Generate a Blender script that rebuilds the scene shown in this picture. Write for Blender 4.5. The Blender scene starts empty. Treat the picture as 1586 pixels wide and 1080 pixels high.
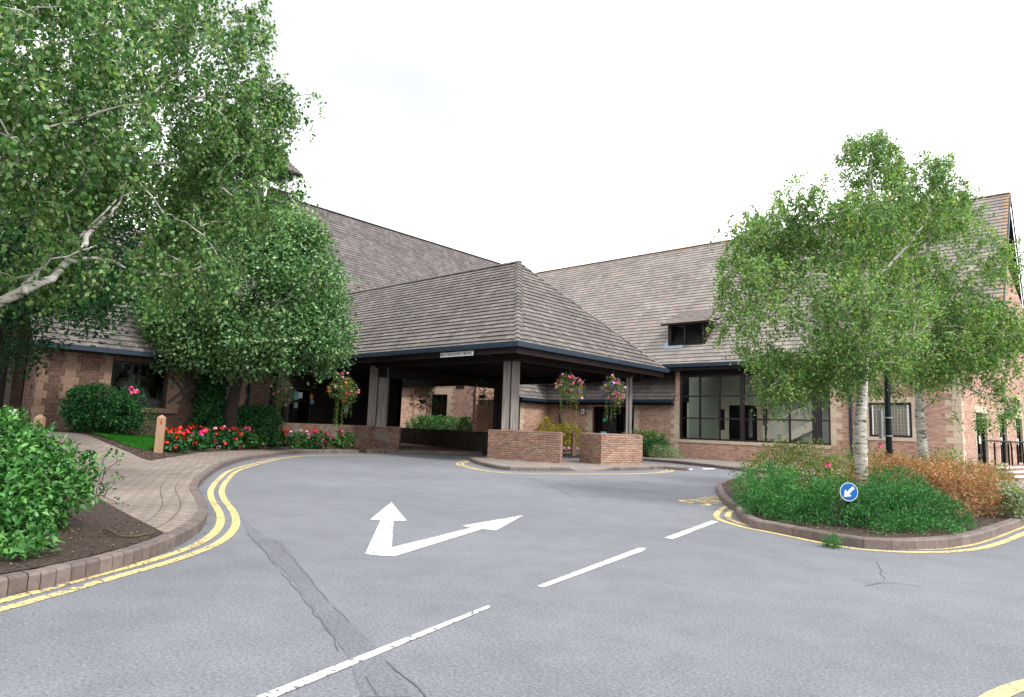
import bpy, bmesh, math, random
import numpy as np
from mathutils import Vector, Matrix, noise
from mathutils.geometry import delaunay_2d_cdt
random.seed(7); rng=np.random.default_rng(7)
S=bpy.context.scene; COL=S.collection
PI=math.pi
# ------------------------------------------------------------------ camera frame
F=1010.; CX,CY=793.,540.; PITCH=math.atan(123/1010); ROLL=math.radians(2.1); H=1.2
CAM=Vector((3.647,-28.338,H))
A42=math.radians(42)
F0=Vector((-math.sin(A42),math.cos(A42),0)); R0=Vector((math.cos(A42),math.sin(A42),0)); Z0=Vector((0,0,1))
def W(u,t,z): return Vector((-u,t,z))
def K(x,y,z): return CAM+R0*x+F0*y+Z0*(z-H)
def kx(p):  # world -> camera right / forward metres
    d=Vector((p[0],p[1],0))-Vector((CAM.x,CAM.y,0)); return d.dot(R0),d.dot(F0)
def ray(px,py):
    x=(px-CX)/F; y=-(py-CY)/F; c,s=math.cos(ROLL),math.sin(ROLL)
    xr=x*c-y*s; yr=x*s+y*c; cp,sp=math.cos(PITCH),math.sin(PITCH)
    return R0*xr+F0*(cp-yr*sp)+Z0*(sp+yr*cp)
def G(px,py,z=0.):
    r=ray(px,py); return CAM+r*((z-H)/r.z)
def A(px,py,Y):
    r=ray(px,py); return CAM+r*(Y/r.dot(F0))
def onT(px,py,t):
    r=ray(px,py); return CAM+r*((t-CAM.y)/r.y)
def onU(px,py,u):
    r=ray(px,py); return CAM+r*((-u-CAM.x)/r.x)
def sm(a,b,x):
    x=max(0,min(1,(x-a)/(b-a))); return x*x*(3-2*x)
def hgt(p):   # rising ground at the far left
    x,y=kx(p); return .115+.5*sm(-8,-13,x)
def GH(px,py,off=0):
    r=ray(px,py); k=2.0   # march along the ray to the first point below the rising ground
    while k<80 and (CAM+r*k).z>hgt(CAM+r*k): k+=.02
    q=CAM+r*k; q.z=hgt(q)+off; return q
# ------------------------------------------------------------------ materials
def mat(name):
    m=bpy.data.materials.new(name); m.use_nodes=True; nt=m.node_tree
    b=nt.nodes['Principled BSDF']; b.inputs['Roughness'].default_value=.8
    b.inputs['Specular IOR Level'].default_value=.3
    return m,nt,b
def N(nt,t,**k):
    n=nt.nodes.new(t)
    for a,v in k.items():
        if a.startswith('i_'): n.inputs[a[2:].replace('_',' ')].default_value=v
        else: setattr(n,a,v)
    return n
def L(nt,a,b): nt.links.new(a,b)
def c4(c): return (c[0],c[1],c[2],1)
def ramp(nt,stops):
    r=nt.nodes.new('ShaderNodeValToRGB'); e=r.color_ramp.elements
    while len(e)<len(stops): e.new(.5)
    for i,(p,c) in enumerate(stops): e[i].position=p; e[i].color=c4(c) if len(c)==3 else c
    return r
def mixc(nt,fac,a,b,mode='MIX'):
    m=nt.nodes.new('ShaderNodeMix'); m.data_type='RGBA'; m.blend_type=mode
    for s,v in ((0,fac),(6,a),(7,b)):
        if hasattr(v,'links') or hasattr(v,'is_linked'): L(nt,v,m.inputs[s])
        elif s==0: m.inputs[0].default_value=v
        else: m.inputs[s].default_value=c4(v)
    return m.outputs[2]
def noise_n(nt,scale,detail=4,rough=.55,vec=None):
    n=nt.nodes.new('ShaderNodeTexNoise'); n.inputs['Scale'].default_value=scale
    n.inputs['Detail'].default_value=detail; n.inputs['Roughness'].default_value=rough
    if vec is not None: L(nt,vec,n.inputs['Vector'])
    return n
def geo_pos(nt): return nt.nodes.new('ShaderNodeNewGeometry').outputs['Position']
def bump(nt,b,h,strength=.3,dist=.01):
    n=nt.nodes.new('ShaderNodeBump'); n.inputs['Strength'].default_value=strength; n.inputs['Distance'].default_value=dist
    L(nt,h,n.inputs['Height']); L(nt,n.outputs[0],b.inputs['Normal'])
def plain(name,col,rough=.7,var=.15,scale=6,metal=0,bmp=0):
    m,nt,b=mat(name); p=geo_pos(nt); n=noise_n(nt,scale,5,.6,p)
    r=ramp(nt,[(.3,[c*(1-var) for c in col]),(.7,[min(1,c*(1+var)) for c in col])]); L(nt,n.outputs[0],r.inputs[0])
    L(nt,r.outputs[0],b.inputs['Base Color']); b.inputs['Roughness'].default_value=rough; b.inputs['Metallic'].default_value=metal
    if bmp: bump(nt,b,n.outputs[0],bmp,.01)
    return m
def brick_mat(name,c1,c2,mortar,dirt=.35,lime=None,bottom=None):
    m,nt,b=mat(name); tc=nt.nodes.new('ShaderNodeTexCoord'); uv=tc.outputs['UV']; p=geo_pos(nt)
    wn=noise_n(nt,3,2,.5,uv)
    mp=N(nt,'ShaderNodeVectorMath',operation='MULTIPLY_ADD'); L(nt,wn.outputs[1],mp.inputs[0]); mp.inputs[1].default_value=(.006,.006,0); L(nt,uv,mp.inputs[2])
    br=N(nt,'ShaderNodeTexBrick'); L(nt,mp.outputs[0],br.inputs['Vector'])
    for k,v in (('Scale',1),('Mortar Size',.009),('Mortar Smooth',.3),('Bias',-.1),('Brick Width',.225),('Row Height',.075)): br.inputs[k].default_value=v
    br.inputs['Color1'].default_value=c4(c1); br.inputs['Color2'].default_value=c4(c2); br.inputs['Mortar'].default_value=c4(mortar)
    n=noise_n(nt,1.3,5,.65,p); n2=noise_n(nt,22,3,.6,p)
    r=ramp(nt,[(.3,(1-dirt,)*3),(.65,(1.1,)*3)]); L(nt,n.outputs[0],r.inputs[0])
    col=mixc(nt,1.,br.outputs[0],r.outputs[0],'MULTIPLY')
    r2=ramp(nt,[(.3,(.82,)*3),(.7,(1.15,)*3)]); L(nt,n2.outputs[0],r2.inputs[0])
    col=mixc(nt,1.,col,r2.outputs[0],'MULTIPLY')
    # odd dark and orange bricks
    vr=N(nt,'ShaderNodeVectorMath',operation='MULTIPLY'); L(nt,uv,vr.inputs[0]); vr.inputs[1].default_value=(4.44,13.33,0)
    wh=N(nt,'ShaderNodeTexNoise'); wh.inputs['Scale'].default_value=.9; wh.inputs['Detail'].default_value=0; L(nt,vr.outputs[0],wh.inputs['Vector'])
    r3=ramp(nt,[(.3,(.72,.66,.68)),(.45,(1,1,1)),(.6,(1,1,1)),(.72,(1.15,.98,.85))]); L(nt,wh.outputs[0],r3.inputs[0])
    col=mixc(nt,.8,col,r3.outputs[0],'MULTIPLY')
    if lime:
        nl=noise_n(nt,2.3,5,.7,p); rl=ramp(nt,[(.5,(0,0,0)),(.7,(1,1,1))]); L(nt,nl.outputs[0],rl.inputs[0]); col=mixc(nt,rl.outputs[0],col,lime)
    L(nt,col,b.inputs['Base Color']); b.inputs['Roughness'].default_value=.9
    inv=N(nt,'ShaderNodeMath',operation='SUBTRACT'); inv.inputs[0].default_value=1; L(nt,br.outputs[1],inv.inputs[1])
    bump(nt,b,inv.outputs[0],.5,.006)
    return m
def tile_mat(name,stops,light=(.4,.38,.35),lich=.64,lichen=None):
    m,nt,b=mat(name); g=nt.nodes.new('ShaderNodeNewGeometry'); r=ramp(nt,stops); L(nt,g.outputs['Random Per Island'],r.inputs[0])
    n=noise_n(nt,.5,5,.6,g.outputs['Position']); r1=ramp(nt,[(.3,(.82,)*3),(.7,(1.15,)*3)]); L(nt,n.outputs[0],r1.inputs[0])
    col=mixc(nt,1.,r.outputs[0],r1.outputs[0],'MULTIPLY')
    n2=noise_n(nt,9,6,.7,g.outputs['Position']); r2=ramp(nt,[(lich,(0,0,0)),(lich+.08,(1,1,1))]); L(nt,n2.outputs[0],r2.inputs[0])
    col=mixc(nt,r2.outputs[0],col,light)
    if lichen:
        # orange lichen: growth along the ridge and the gable verge, world coordinates
        sx=N(nt,'ShaderNodeSeparateXYZ'); L(nt,g.outputs['Position'],sx.inputs[0])
        mz=N(nt,'ShaderNodeMapRange'); mz.inputs[1].default_value=11.2; mz.inputs[2].default_value=12.4; mz.inputs[3].default_value=-.3; mz.inputs[4].default_value=.06; L(nt,sx.outputs[2],mz.inputs[0])
        mx=N(nt,'ShaderNodeMapRange'); mx.inputs[1].default_value=.2; mx.inputs[2].default_value=1.3; mx.inputs[3].default_value=-.25; mx.inputs[4].default_value=.13; L(nt,sx.outputs[0],mx.inputs[0])
        mm=N(nt,'ShaderNodeMath',operation='MAXIMUM'); L(nt,mz.outputs[0],mm.inputs[0]); L(nt,mx.outputs[0],mm.inputs[1])
        n3=noise_n(nt,5,5,.7,g.outputs['Position']); ad=N(nt,'ShaderNodeMath',operation='ADD'); L(nt,n3.outputs[0],ad.inputs[0]); L(nt,mm.outputs[0],ad.inputs[1])
        r4=ramp(nt,[(.56,(0,0,0)),(.68,(1,1,1))]); L(nt,ad.outputs[0],r4.inputs[0]); col=mixc(nt,r4.outputs[0],col,lichen)
    L(nt,col,b.inputs['Base Color']); b.inputs['Roughness'].default_value=.85
    bump(nt,b,n2.outputs[0],.25,.01); return m
def leaf_mat(name,stops,trans=.35,rough=.45,spec=.5):
    m=bpy.data.materials.new(name); m.use_nodes=True; nt=m.node_tree; b=nt.nodes['Principled BSDF']
    g=nt.nodes.new('ShaderNodeNewGeometry'); r=ramp(nt,stops); L(nt,g.outputs['Random Per Island'],r.inputs[0])
    n=noise_n(nt,1.1,3,.6,g.outputs['Position']); r1=ramp(nt,[(.35,(.72,.78,.8)),(.65,(1.2,1.15,1.05))]); L(nt,n.outputs[0],r1.inputs[0])
    col=mixc(nt,1.,r.outputs[0],r1.outputs[0],'MULTIPLY')
    L(nt,col,b.inputs['Base Color']); b.inputs['Roughness'].default_value=rough; b.inputs['Specular IOR Level'].default_value=spec
    tr=nt.nodes.new('ShaderNodeBsdfTranslucent'); tc=mixc(nt,1.,col,(1.3,1.35,.6),'MULTIPLY'); L(nt,tc,tr.inputs[0])
    ms=nt.nodes.new('ShaderNodeMixShader'); ms.inputs[0].default_value=trans; L(nt,b.outputs[0],ms.inputs[1]); L(nt,tr.outputs[0],ms.inputs[2])
    L(nt,ms.outputs[0],nt.nodes['Material Output'].inputs[0]); return m
def wood_mat(name,c1,c2,rough=.85,scale=1.):
    m,nt,b=mat(name); p=geo_pos(nt); mp=N(nt,'ShaderNodeMapping'); mp.inputs['Scale'].default_value=(30*scale,30*scale,1.2*scale); L(nt,p,mp.inputs[0])
    n=noise_n(nt,1,5,.65,mp.outputs[0]); r=ramp(nt,[(.3,c1),(.7,c2)]); L(nt,n.outputs[0],r.inputs[0]); L(nt,r.outputs[0],b.inputs['Base Color'])
    b.inputs['Roughness'].default_value=rough; bump(nt,b,n.outputs[0],.6,.01); return m
def glass_mat(name,tint=(.9,.95,.93),ior=1.45):
    m=bpy.data.materials.new(name); m.use_nodes=True; nt=m.node_tree; nt.nodes.remove(nt.nodes['Principled BSDF'])
    t=nt.nodes.new('ShaderNodeBsdfTransparent'); t.inputs[0].default_value=c4(tint)
    gl=nt.nodes.new('ShaderNodeBsdfGlossy'); gl.inputs['Roughness'].default_value=.03; gl.inputs[0].default_value=(1,1,1,1)
    fr=nt.nodes.new('ShaderNodeFresnel'); fr.inputs[0].default_value=ior
    ms=nt.nodes.new('ShaderNodeMixShader'); L(nt,fr.outputs[0],ms.inputs[0]); L(nt,t.outputs[0],ms.inputs[1]); L(nt,gl.outputs[0],ms.inputs[2])
    L(nt,ms.outputs[0],nt.nodes['Material Output'].inputs[0]); return m
def asphalt(name='asphalt',kk=1.):
    m,nt,b=mat(name); p=geo_pos(nt)
    n1=noise_n(nt,.35,5,.6,p); n2=noise_n(nt,55,3,.75,p); n3=noise_n(nt,2.2,6,.7,p); v=N(nt,'ShaderNodeTexVoronoi'); v.inputs['Scale'].default_value=130; L(nt,p,v.inputs['Vector'])
    r=ramp(nt,[(.3,tuple(x*kk for x in (.128,.132,.147))),(.7,tuple(x*kk for x in (.162,.167,.184)))]); L(nt,n1.outputs[0],r.inputs[0])
    r2=ramp(nt,[(.28,(.5,)*3),(.5,(1.,)*3),(.72,(1.55,)*3)]); L(nt,n2.outputs[0],r2.inputs[0]); col=mixc(nt,.9,r.outputs[0],r2.outputs[0],'MULTIPLY')
    rv=ramp(nt,[(0,(1.3,)*3),(.5,(.85,)*3)]); L(nt,v.outputs[0],rv.inputs[0]); col=mixc(nt,.5,col,rv.outputs[0],'MULTIPLY')
    r3=ramp(nt,[(.3,(.86,)*3),(.6,(1.05,)*3)]); L(nt,n3.outputs[0],r3.inputs[0]); col=mixc(nt,1.,col,r3.outputs[0],'MULTIPLY')
    # hairline cracks
    wv=N(nt,'ShaderNodeTexVoronoi',feature='DISTANCE_TO_EDGE'); wv.inputs['Scale'].default_value=.28
    ww=noise_n(nt,1.6,5,.7,p); ad=N(nt,'ShaderNodeVectorMath',operation='MULTIPLY_ADD'); L(nt,ww.outputs[1],ad.inputs[0]); ad.inputs[1].default_value=(1.2,1.2,0); L(nt,p,ad.inputs[2]); L(nt,ad.outputs[0],wv.inputs['Vector'])
    rc=ramp(nt,[(.0,(1,1,1)),(.0035,(0,0,0))]); L(nt,wv.outputs[0],rc.inputs[0])
    nm=noise_n(nt,.6,2,.5,p); rm=ramp(nt,[(.60,(0,0,0)),(.7,(.3,)*3)]); L(nt,nm.outputs[0],rm.inputs[0])
    fc=mixc(nt,1.,rc.outputs[0],rm.outputs[0],'MULTIPLY'); col=mixc(nt,fc,col,(.05,.05,.055))
    L(nt,col,b.inputs['Base Color']); b.inputs['Roughness'].default_value=.8
    bump(nt,b,n2.outputs[0],.5,.006); return m
def paving(name,c1,c2,mort,bw=.2,bh=.1,rot=0.):
    m,nt,b=mat(name); p=geo_pos(nt); mp=N(nt,'ShaderNodeMapping'); mp.inputs['Rotation'].default_value=(0,0,rot); L(nt,p,mp.inputs[0])
    br=N(nt,'ShaderNodeTexBrick'); L(nt,mp.outputs[0],br.inputs['Vector'])
    for k,v in (('Scale',1),('Mortar Size',.008),('Mortar Smooth',.3),('Bias',0),('Brick Width',bw),('Row Height',bh)): br.inputs[k].default_value=v
    br.inputs['Color1'].default_value=c4(c1); br.inputs['Color2'].default_value=c4(c2); br.inputs['Mortar'].default_value=c4(mort)
    n=noise_n(nt,1.1,6,.65,p); r=ramp(nt,[(.3,(.78,)*3),(.7,(1.15,)*3)]); L(nt,n.outputs[0],r.inputs[0]); col=mixc(nt,1.,br.outputs[0],r.outputs[0],'MULTIPLY')
    n2=noise_n(nt,40,3,.7,p); r2=ramp(nt,[(.3,(.8,)*3),(.7,(1.2,)*3)]); L(nt,n2.outputs[0],r2.inputs[0]); col=mixc(nt,1.,col,r2.outputs[0],'MULTIPLY')
    L(nt,col,b.inputs['Base Color']); inv=N(nt,'ShaderNodeMath',operation='SUBTRACT'); inv.inputs[0].default_value=1; L(nt,br.outputs[1],inv.inputs[1]); bump(nt,b,inv.outputs[0],.6,.006); return m
def soil_mat():
    m,nt,b=mat('soil'); p=geo_pos(nt); n=noise_n(nt,30,6,.75,p); r=ramp(nt,[(.3,(.018,.012,.009)),(.52,(.06,.04,.03)),(.72,(.16,.115,.09))]); L(nt,n.outputs[0],r.inputs[0])
    L(nt,r.outputs[0],b.inputs['Base Color']); bump(nt,b,n.outputs[0],1.,.04); return m
def island_rand(name,stops,rough=.8,sc=14):
    m,nt,b=mat(name); g=nt.nodes.new('ShaderNodeNewGeometry'); r=ramp(nt,stops); L(nt,g.outputs['Random Per Island'],r.inputs[0])
    n=noise_n(nt,sc,6,.7,g.outputs['Position']); r2=ramp(nt,[(.3,(.72,)*3),(.7,(1.2,)*3)]); L(nt,n.outputs[0],r2.inputs[0])
    L(nt,mixc(nt,1.,r.outputs[0],r2.outputs[0],'MULTIPLY'),b.inputs['Base Color']); b.inputs['Roughness'].default_value=rough; bump(nt,b,n.outputs[0],.35,.008); return m
def birch_bark():
    m,nt,b=mat('birch_bark'); p=geo_pos(nt); mp=N(nt,'ShaderNodeMapping'); mp.inputs['Scale'].default_value=(5,5,22); L(nt,p,mp.inputs[0])
    n=noise_n(nt,1,5,.7,mp.outputs[0]); r=ramp(nt,[(.40,(.04,.035,.03)),(.455,(.38,.36,.33)),(.6,(.6,.58,.55))]); L(nt,n.outputs[0],r.inputs[0])
    n2=noise_n(nt,2.5,3,.6,p); r2=ramp(nt,[(.4,(.7,.68,.62)),(.65,(1,1,1))]); L(nt,n2.outputs[0],r2.inputs[0])
    L(nt,mixc(nt,1.,r.outputs[0],r2.outputs[0],'MULTIPLY'),b.inputs['Base Color']); bump(nt,b,n.outputs[0],.4,.01); return m
def worn_paint(name,col,wear=.555,under=(.11,.112,.12)):
    m,nt,b=mat(name); p=geo_pos(nt); n=noise_n(nt,24,6,.75,p); n0=noise_n(nt,1.5,3,.6,p)
    ad=N(nt,'ShaderNodeMath',operation='MULTIPLY_ADD'); L(nt,n0.outputs[0],ad.inputs[0]); ad.inputs[1].default_value=.3; L(nt,n.outputs[0],ad.inputs[2])
    r=ramp(nt,[(wear+.12,(0,0,0)),(wear+.17,(1,1,1))]); L(nt,ad.outputs[0],r.inputs[0])
    r2=ramp(nt,[(.3,[c*.86 for c in col]),(.6,col)]); L(nt,n.outputs[0],r2.inputs[0])
    L(nt,mixc(nt,r.outputs[0],r2.outputs[0],under),b.inputs['Base Color']); bump(nt,b,n.outputs[0],.3,.004); b.inputs['Roughness'].default_value=.7; return m

M={}
M['asphalt']=asphalt()
M['white']=worn_paint('white_paint',(.62,.62,.61)); M['yellow']=worn_paint('yellow_paint',(.60,.46,.19),.56)
M['pave']=paving('block_paving',(.215,.178,.15),(.255,.212,.18),(.06,.048,.04),.22,.11,math.radians(-20))
M['pave2']=paving('slab_paving',(.2,.175,.155),(.235,.205,.185),(.12,.1,.09),.2,.1,0)
M['pavered']=paving('red_paving',(.2,.11,.09),(.25,.15,.12),(.08,.05,.04),.2,.1,.3)
M['kerb']=island_rand('kerb_stone',[(0,(.11,.086,.078)),(.5,(.135,.107,.098)),(1,(.165,.132,.12))])
M['soil']=soil_mat(); M['lawnbase']=plain('lawn_soil',(.03,.06,.015),.9,.3,20)
M['brick']=brick_mat('facing_brick',(.37,.205,.15),(.49,.325,.25),(.27,.21,.175),.16)
M['brickl']=brick_mat('shaded_wing_brick',(.125,.072,.053),(.175,.11,.08),(.055,.043,.038),.3)  # tree shade over the left wing is put into this brick colour
M['pier']=brick_mat('pier_brick',(.28,.165,.12),(.38,.26,.20),(.08,.06,.05),.24)
M['lowwall']=brick_mat('weathered_brick',(.16,.085,.06),(.25,.15,.11),(.08,.07,.06),.4,(.16,.15,.135))
M['dkbrick']=brick_mat('dark_wall_brick',(.045,.03,.026),(.07,.05,.042),(.03,.025,.022),.4,(.09,.088,.082))  # near-black brick with grey noise patches
M['stone']=island_rand('sandstone',[(0,(.44,.35,.26)),(1,(.53,.43,.33))]); M['stonel']=island_rand('shaded_pink_sandstone',[(0,(.19,.12,.085)),(1,(.24,.16,.115))])  # left wing's pink stone is darkened for the tree shade over it
M['tile']=tile_mat('canopy_tile',[(0,(.09,.079,.074)),(.4,(.113,.10,.094)),(.75,(.122,.106,.099)),(1,(.155,.136,.124))],lich=.6)
M['tileh']=tile_mat('hall_tile',[(0,(.08,.07,.069)),(.5,(.105,.092,.09)),(1,(.135,.118,.112))],lich=.66)
M['tiler']=tile_mat('wing_tile',[(0,(.165,.145,.134)),(.55,(.205,.182,.168)),(.82,(.225,.195,.18)),(.93,(.235,.18,.16)),(1,(.235,.215,.197))],(.30,.28,.26),.66,(.40,.20,.05))
M['gutter']=plain('blue_gutter_paint',(.014,.027,.045),.45,.15,3); M['frame']=plain('dark_brown_frame',(.018,.013,.016),.5,.2)
M['timber']=wood_mat('grey_weathered_timber',(.09,.078,.07),(.28,.25,.23)); M['dktimber']=wood_mat('shade_dark_timber',(.006,.004,.004),(.018,.011,.010))  # deep shade under the canopy is put into the dark timber's colour
M['postwood']=wood_mat('pale_post_timber',(.24,.145,.085),(.38,.25,.165),.8,.6)
M['soffit']=plain('dark_soffit',(.01,.008,.008),.7)
M['glass']=glass_mat('window_glass',(.95,.98,.96),ior=1.33); M['dkglass']=glass_mat('dark_window_glass',(.35,.38,.38),ior=1.22)
M['inside']=plain('pale_green_plaster',(.76,.84,.72),.8,.04,1); M['cream']=plain('cream_paint',(.8,.7,.55),.5,.05); M['floorin']=plain('green_carpet',(.08,.12,.07),.9)
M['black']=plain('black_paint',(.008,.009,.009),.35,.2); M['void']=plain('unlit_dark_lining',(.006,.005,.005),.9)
M['red']=plain('red_reflector',(.45,.02,.02),.2); M['whitep']=plain('white_plastic',(.75,.75,.73),.4,.04)
M['blue']=plain('blue_sign_face',(.001,.085,.30),.35,.03); M['signwhite']=plain('sign_white',(.62,.62,.6),.4,.04); M['letter']=plain('sign_lettering',(.03,.004,.006),.5)
M['curtain']=wood_mat('beige_curtain',(.24,.19,.13),(.38,.31,.23),.9,.5); M['lead']=plain('lead_flashing',(.22,.27,.32),.5,.15)
M['bark']=birch_bark(); M['dkbark']=plain('dark_bark',(.03,.022,.016),.9,.4,12,0,.8); M['twig']=plain('twig_bark',(.075,.05,.035),.8,.3,8)
M['greenpost']=plain('dark_green_black_paint',(.003,.007,.006),.5,.2); M['steel']=plain('grey_metal',(.25,.26,.27),.4,.1,5,.6); M['greenpost'].node_tree.nodes['Principled BSDF'].inputs['Specular IOR Level'].default_value=.08
M['steps']=plain('white_step_nosing',(.6,.57,.54),.7,.1,4)
M['terrace']=paving('terrace_brick',(.22,.12,.09),(.3,.18,.14),(.14,.1,.08),.225,.1,0)
M['lwood']=plain('brown_board',(.026,.015,.014),.6)
M['fr']=plain('red_petals',(.62,.03,.015),.5,.25,20); M['fp']=plain('pink_petals',(.62,.10,.22),.5,.3,20); M['fm']=plain('magenta_petals',(.5,.015,.16),.5,.25,20); M['fw']=plain('white_petals',(.75,.72,.7),.5,.08,20)
M['fl']=plain('pale_pink_petals',(.65,.33,.42),.5,.2,20); M['fv']=plain('violet_petals',(.12,.04,.36),.5,.25,20); M['fo']=plain('orange_petals',(.6,.25,.05),.5,.25,20)
M['birch']=leaf_mat('birch_leaf',[(0,(.022,.068,.024)),(.4,(.062,.165,.053)),(.7,(.135,.26,.09)),(.88,(.23,.38,.17)),(1,(.40,.50,.27))],.5,.5,.3)
M['birch2']=leaf_mat('birch_leaf_light',[(0,(.045,.12,.04)),(.45,(.125,.26,.08)),(.78,(.23,.37,.13)),(.94,(.36,.48,.20)),(1,(.42,.34,.14))],.5,.5,.25)
M['round']=leaf_mat('whitebeam_leaf',[(0,(.026,.08,.03)),(.5,(.075,.18,.066)),(.8,(.17,.31,.12)),(1,(.34,.46,.26))],.3,.45,.3)
M['dkleaf']=leaf_mat('dark_oak_leaf',[(0,(.006,.026,.010)),(1,(.022,.07,.022))],.15,.7,.08)  # background tree's deep shade is put into its leaf colour
M['laurel']=leaf_mat('bright_shrub_leaf',[(0,(.014,.075,.014)),(.5,(.038,.155,.027)),(.85,(.085,.24,.05)),(1,(.17,.32,.10))],.15,.4,.35)
M['hebe']=leaf_mat('fine_green_leaf',[(0,(.018,.085,.026)),(.6,(.042,.17,.048)),(1,(.10,.27,.085))],.3,.6,.2)
M['spir']=leaf_mat('orange_leaf',[(0,(.28,.09,.05)),(.35,(.43,.18,.10)),(.6,(.36,.21,.09)),(.8,(.17,.20,.06)),(1,(.54,.27,.18))],.3)
M['rose']=leaf_mat('yellow_green_leaf',[(0,(.05,.12,.02)),(.5,(.13,.22,.04)),(.8,(.24,.28,.06)),(1,(.32,.15,.05))],.3)
M['gold']=leaf_mat('golden_leaf',[(0,(.12,.16,.015)),(.5,(.34,.29,.02)),(1,(.5,.38,.04))],.3)
M['green']=leaf_mat('mid_green_leaf',[(0,(.007,.045,.014)),(.6,(.018,.10,.028)),(1,(.06,.19,.05))],.25,.5,.3)
M['varieg']=leaf_mat('silver_green_leaf',[(0,(.10,.16,.07)),(.6,(.22,.30,.16)),(1,(.42,.45,.3))],.3)
M['bask']=leaf_mat('basket_leaf',[(0,(.04,.10,.02)),(.5,(.10,.19,.04)),(1,(.25,.32,.1))],.3)
M['grass']=leaf_mat('lawn_blade',[(0,(.012,.12,.006)),(.6,(.022,.19,.01)),(1,(.05,.24,.02))],.3,.6,.2)
# ------------------------------------------------------------------ object helpers
def meta(o,label=None,cat=None,group=None,kind=None):
    for k,v in (('label',label),('category',cat),('group',group),('kind',kind)):
        if v: o[k]=v
    return o
def empty(name,loc=(0,0,0),rz=0,**k):
    o=bpy.data.objects.new(name,None); COL.objects.link(o); o.location=loc; o.rotation_euler=(0,0,rz); return meta(o,**k)
def link(name,me,m,parent=None,local=False,**k):
    o=bpy.data.objects.new(name,me); COL.objects.link(o)
    for mm in (m if isinstance(m,(list,tuple)) else [m]): me.materials.append(mm)
    if parent:
        o.parent=parent
        if not local: o.matrix_parent_inverse=pinv(parent)
    return meta(o,**k)
def pinv(p):
    mw=Matrix.Identity(4)
    while p: 
        mw=(Matrix.Translation(p.location)@p.rotation_euler.to_matrix().to_4x4() if p.parent is None else p.matrix_parent_inverse@Matrix.Translation(p.location)@p.rotation_euler.to_matrix().to_4x4())@mw; p=p.parent
    return mw.inverted()
def metre_uv(me):
    uv=me.uv_layers.new(name='UVMap').data
    for p in me.polygons:
        n=p.normal
        if abs(n.z)>.98: ax,ay=Vector((1,0,0)),Vector((0,1,0))
        else: ax=Vector((-n.y,n.x,0)).normalized(); ay=n.cross(ax)
        for li in p.loop_indices:
            co=me.vertices[me.loops[li].vertex_index].co; uv[li].uv=(co.dot(ax)+50,co.dot(ay)+50)
class MB:
    def __init__(s): s.v=[]; s.f=[]; s.m=[]
    def mark(s): s.m.append((len(s.v),len(s.f))); return s   # the next shapes are a piece of their own
    def add(s,vs,fs):
        o=len(s.v); s.v+=[tuple(v) for v in vs]; s.f+=[[i+o for i in f] for f in fs]; return s
    def box(s,x0,y0,z0,x1,y1,z1): return s.obox((x0,y0,z0),(x1-x0,0,0),(0,y1-y0,0),(0,0,z1-z0))
    def obox(s,o,a,b,c):
        o,a,b,c=map(Vector,(o,a,b,c)); vs=[o,o+a,o+a+b,o+b,o+c,o+a+c,o+a+b+c,o+b+c]
        fs=[(0,3,2,1),(4,5,6,7),(0,1,5,4),(1,2,6,5),(2,3,7,6),(3,0,4,7)]
        if a.cross(b).dot(c)<0: fs=[f[::-1] for f in fs]
        return s.add(vs,fs)
    def prism(s,pts,z0,z1):
        n=len(pts); area=sum(pts[i][0]*pts[(i+1)%n][1]-pts[(i+1)%n][0]*pts[i][1] for i in range(n))
        if area<0: pts=pts[::-1]
        vs=[(p[0],p[1],z0) for p in pts]+[(p[0],p[1],z1) for p in pts]
        return s.add(vs,[list(range(n))[::-1],list(range(n,2*n))]+[(i,(i+1)%n,n+(i+1)%n,n+i) for i in range(n)])
    def tube(s,pts,rs,k=8,cap=True):
        pts=[Vector(p) for p in pts]; n=len(pts)
        if not hasattr(rs,'__len__'): rs=[rs]*n
        vs=[]; ref=Vector((0.13,0.31,.94))
        for i,p in enumerate(pts):
            d=(pts[min(i+1,n-1)]-pts[max(i-1,0)]).normalized()
            a=d.cross(ref)
            if a.length<.2: a=d.cross(Vector((1,0,0)))
            a.normalize(); b=d.cross(a)
            vs+=[p+(a*math.cos(2*PI*j/k)+b*math.sin(2*PI*j/k))*rs[i] for j in range(k)]
        fs=[(i*k+j,i*k+(j+1)%k,(i+1)*k+(j+1)%k,(i+1)*k+j) for i in range(n-1) for j in range(k)]
        if cap: fs+=[list(range(k))[::-1],list(range((n-1)*k,n*k))]
        return s.add(vs,fs)
    def build(s,name,m,parent=None,smooth=False,**k):
        if s.m:
            mk=[x for x in s.m]+[(len(s.v),len(s.f))]; mk=([(0,0)] if mk[0]!=(0,0) else [])+mk; o=None
            for (a,fa),(b,fb) in zip(mk,mk[1:]):
                if fb>fa:
                    t=MB(); t.v=s.v[a:b]; t.f=[[i-a for i in f] for f in s.f[fa:fb]]; o=t.build(name,m,parent,smooth,**k)
            return o
        me=bpy.data.meshes.new(name); me.from_pydata(s.v,[],s.f); me.update(); metre_uv(me)
        if smooth: me.polygons.foreach_set('use_smooth',[True]*len(me.polygons))
        return link(name,me,m,parent,**k)
def bevel(o,w=.01,seg=2):
    b=o.modifiers.new('Bevel','BEVEL'); b.width=w; b.segments=seg; b.limit_method='ANGLE'; return o
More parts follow.
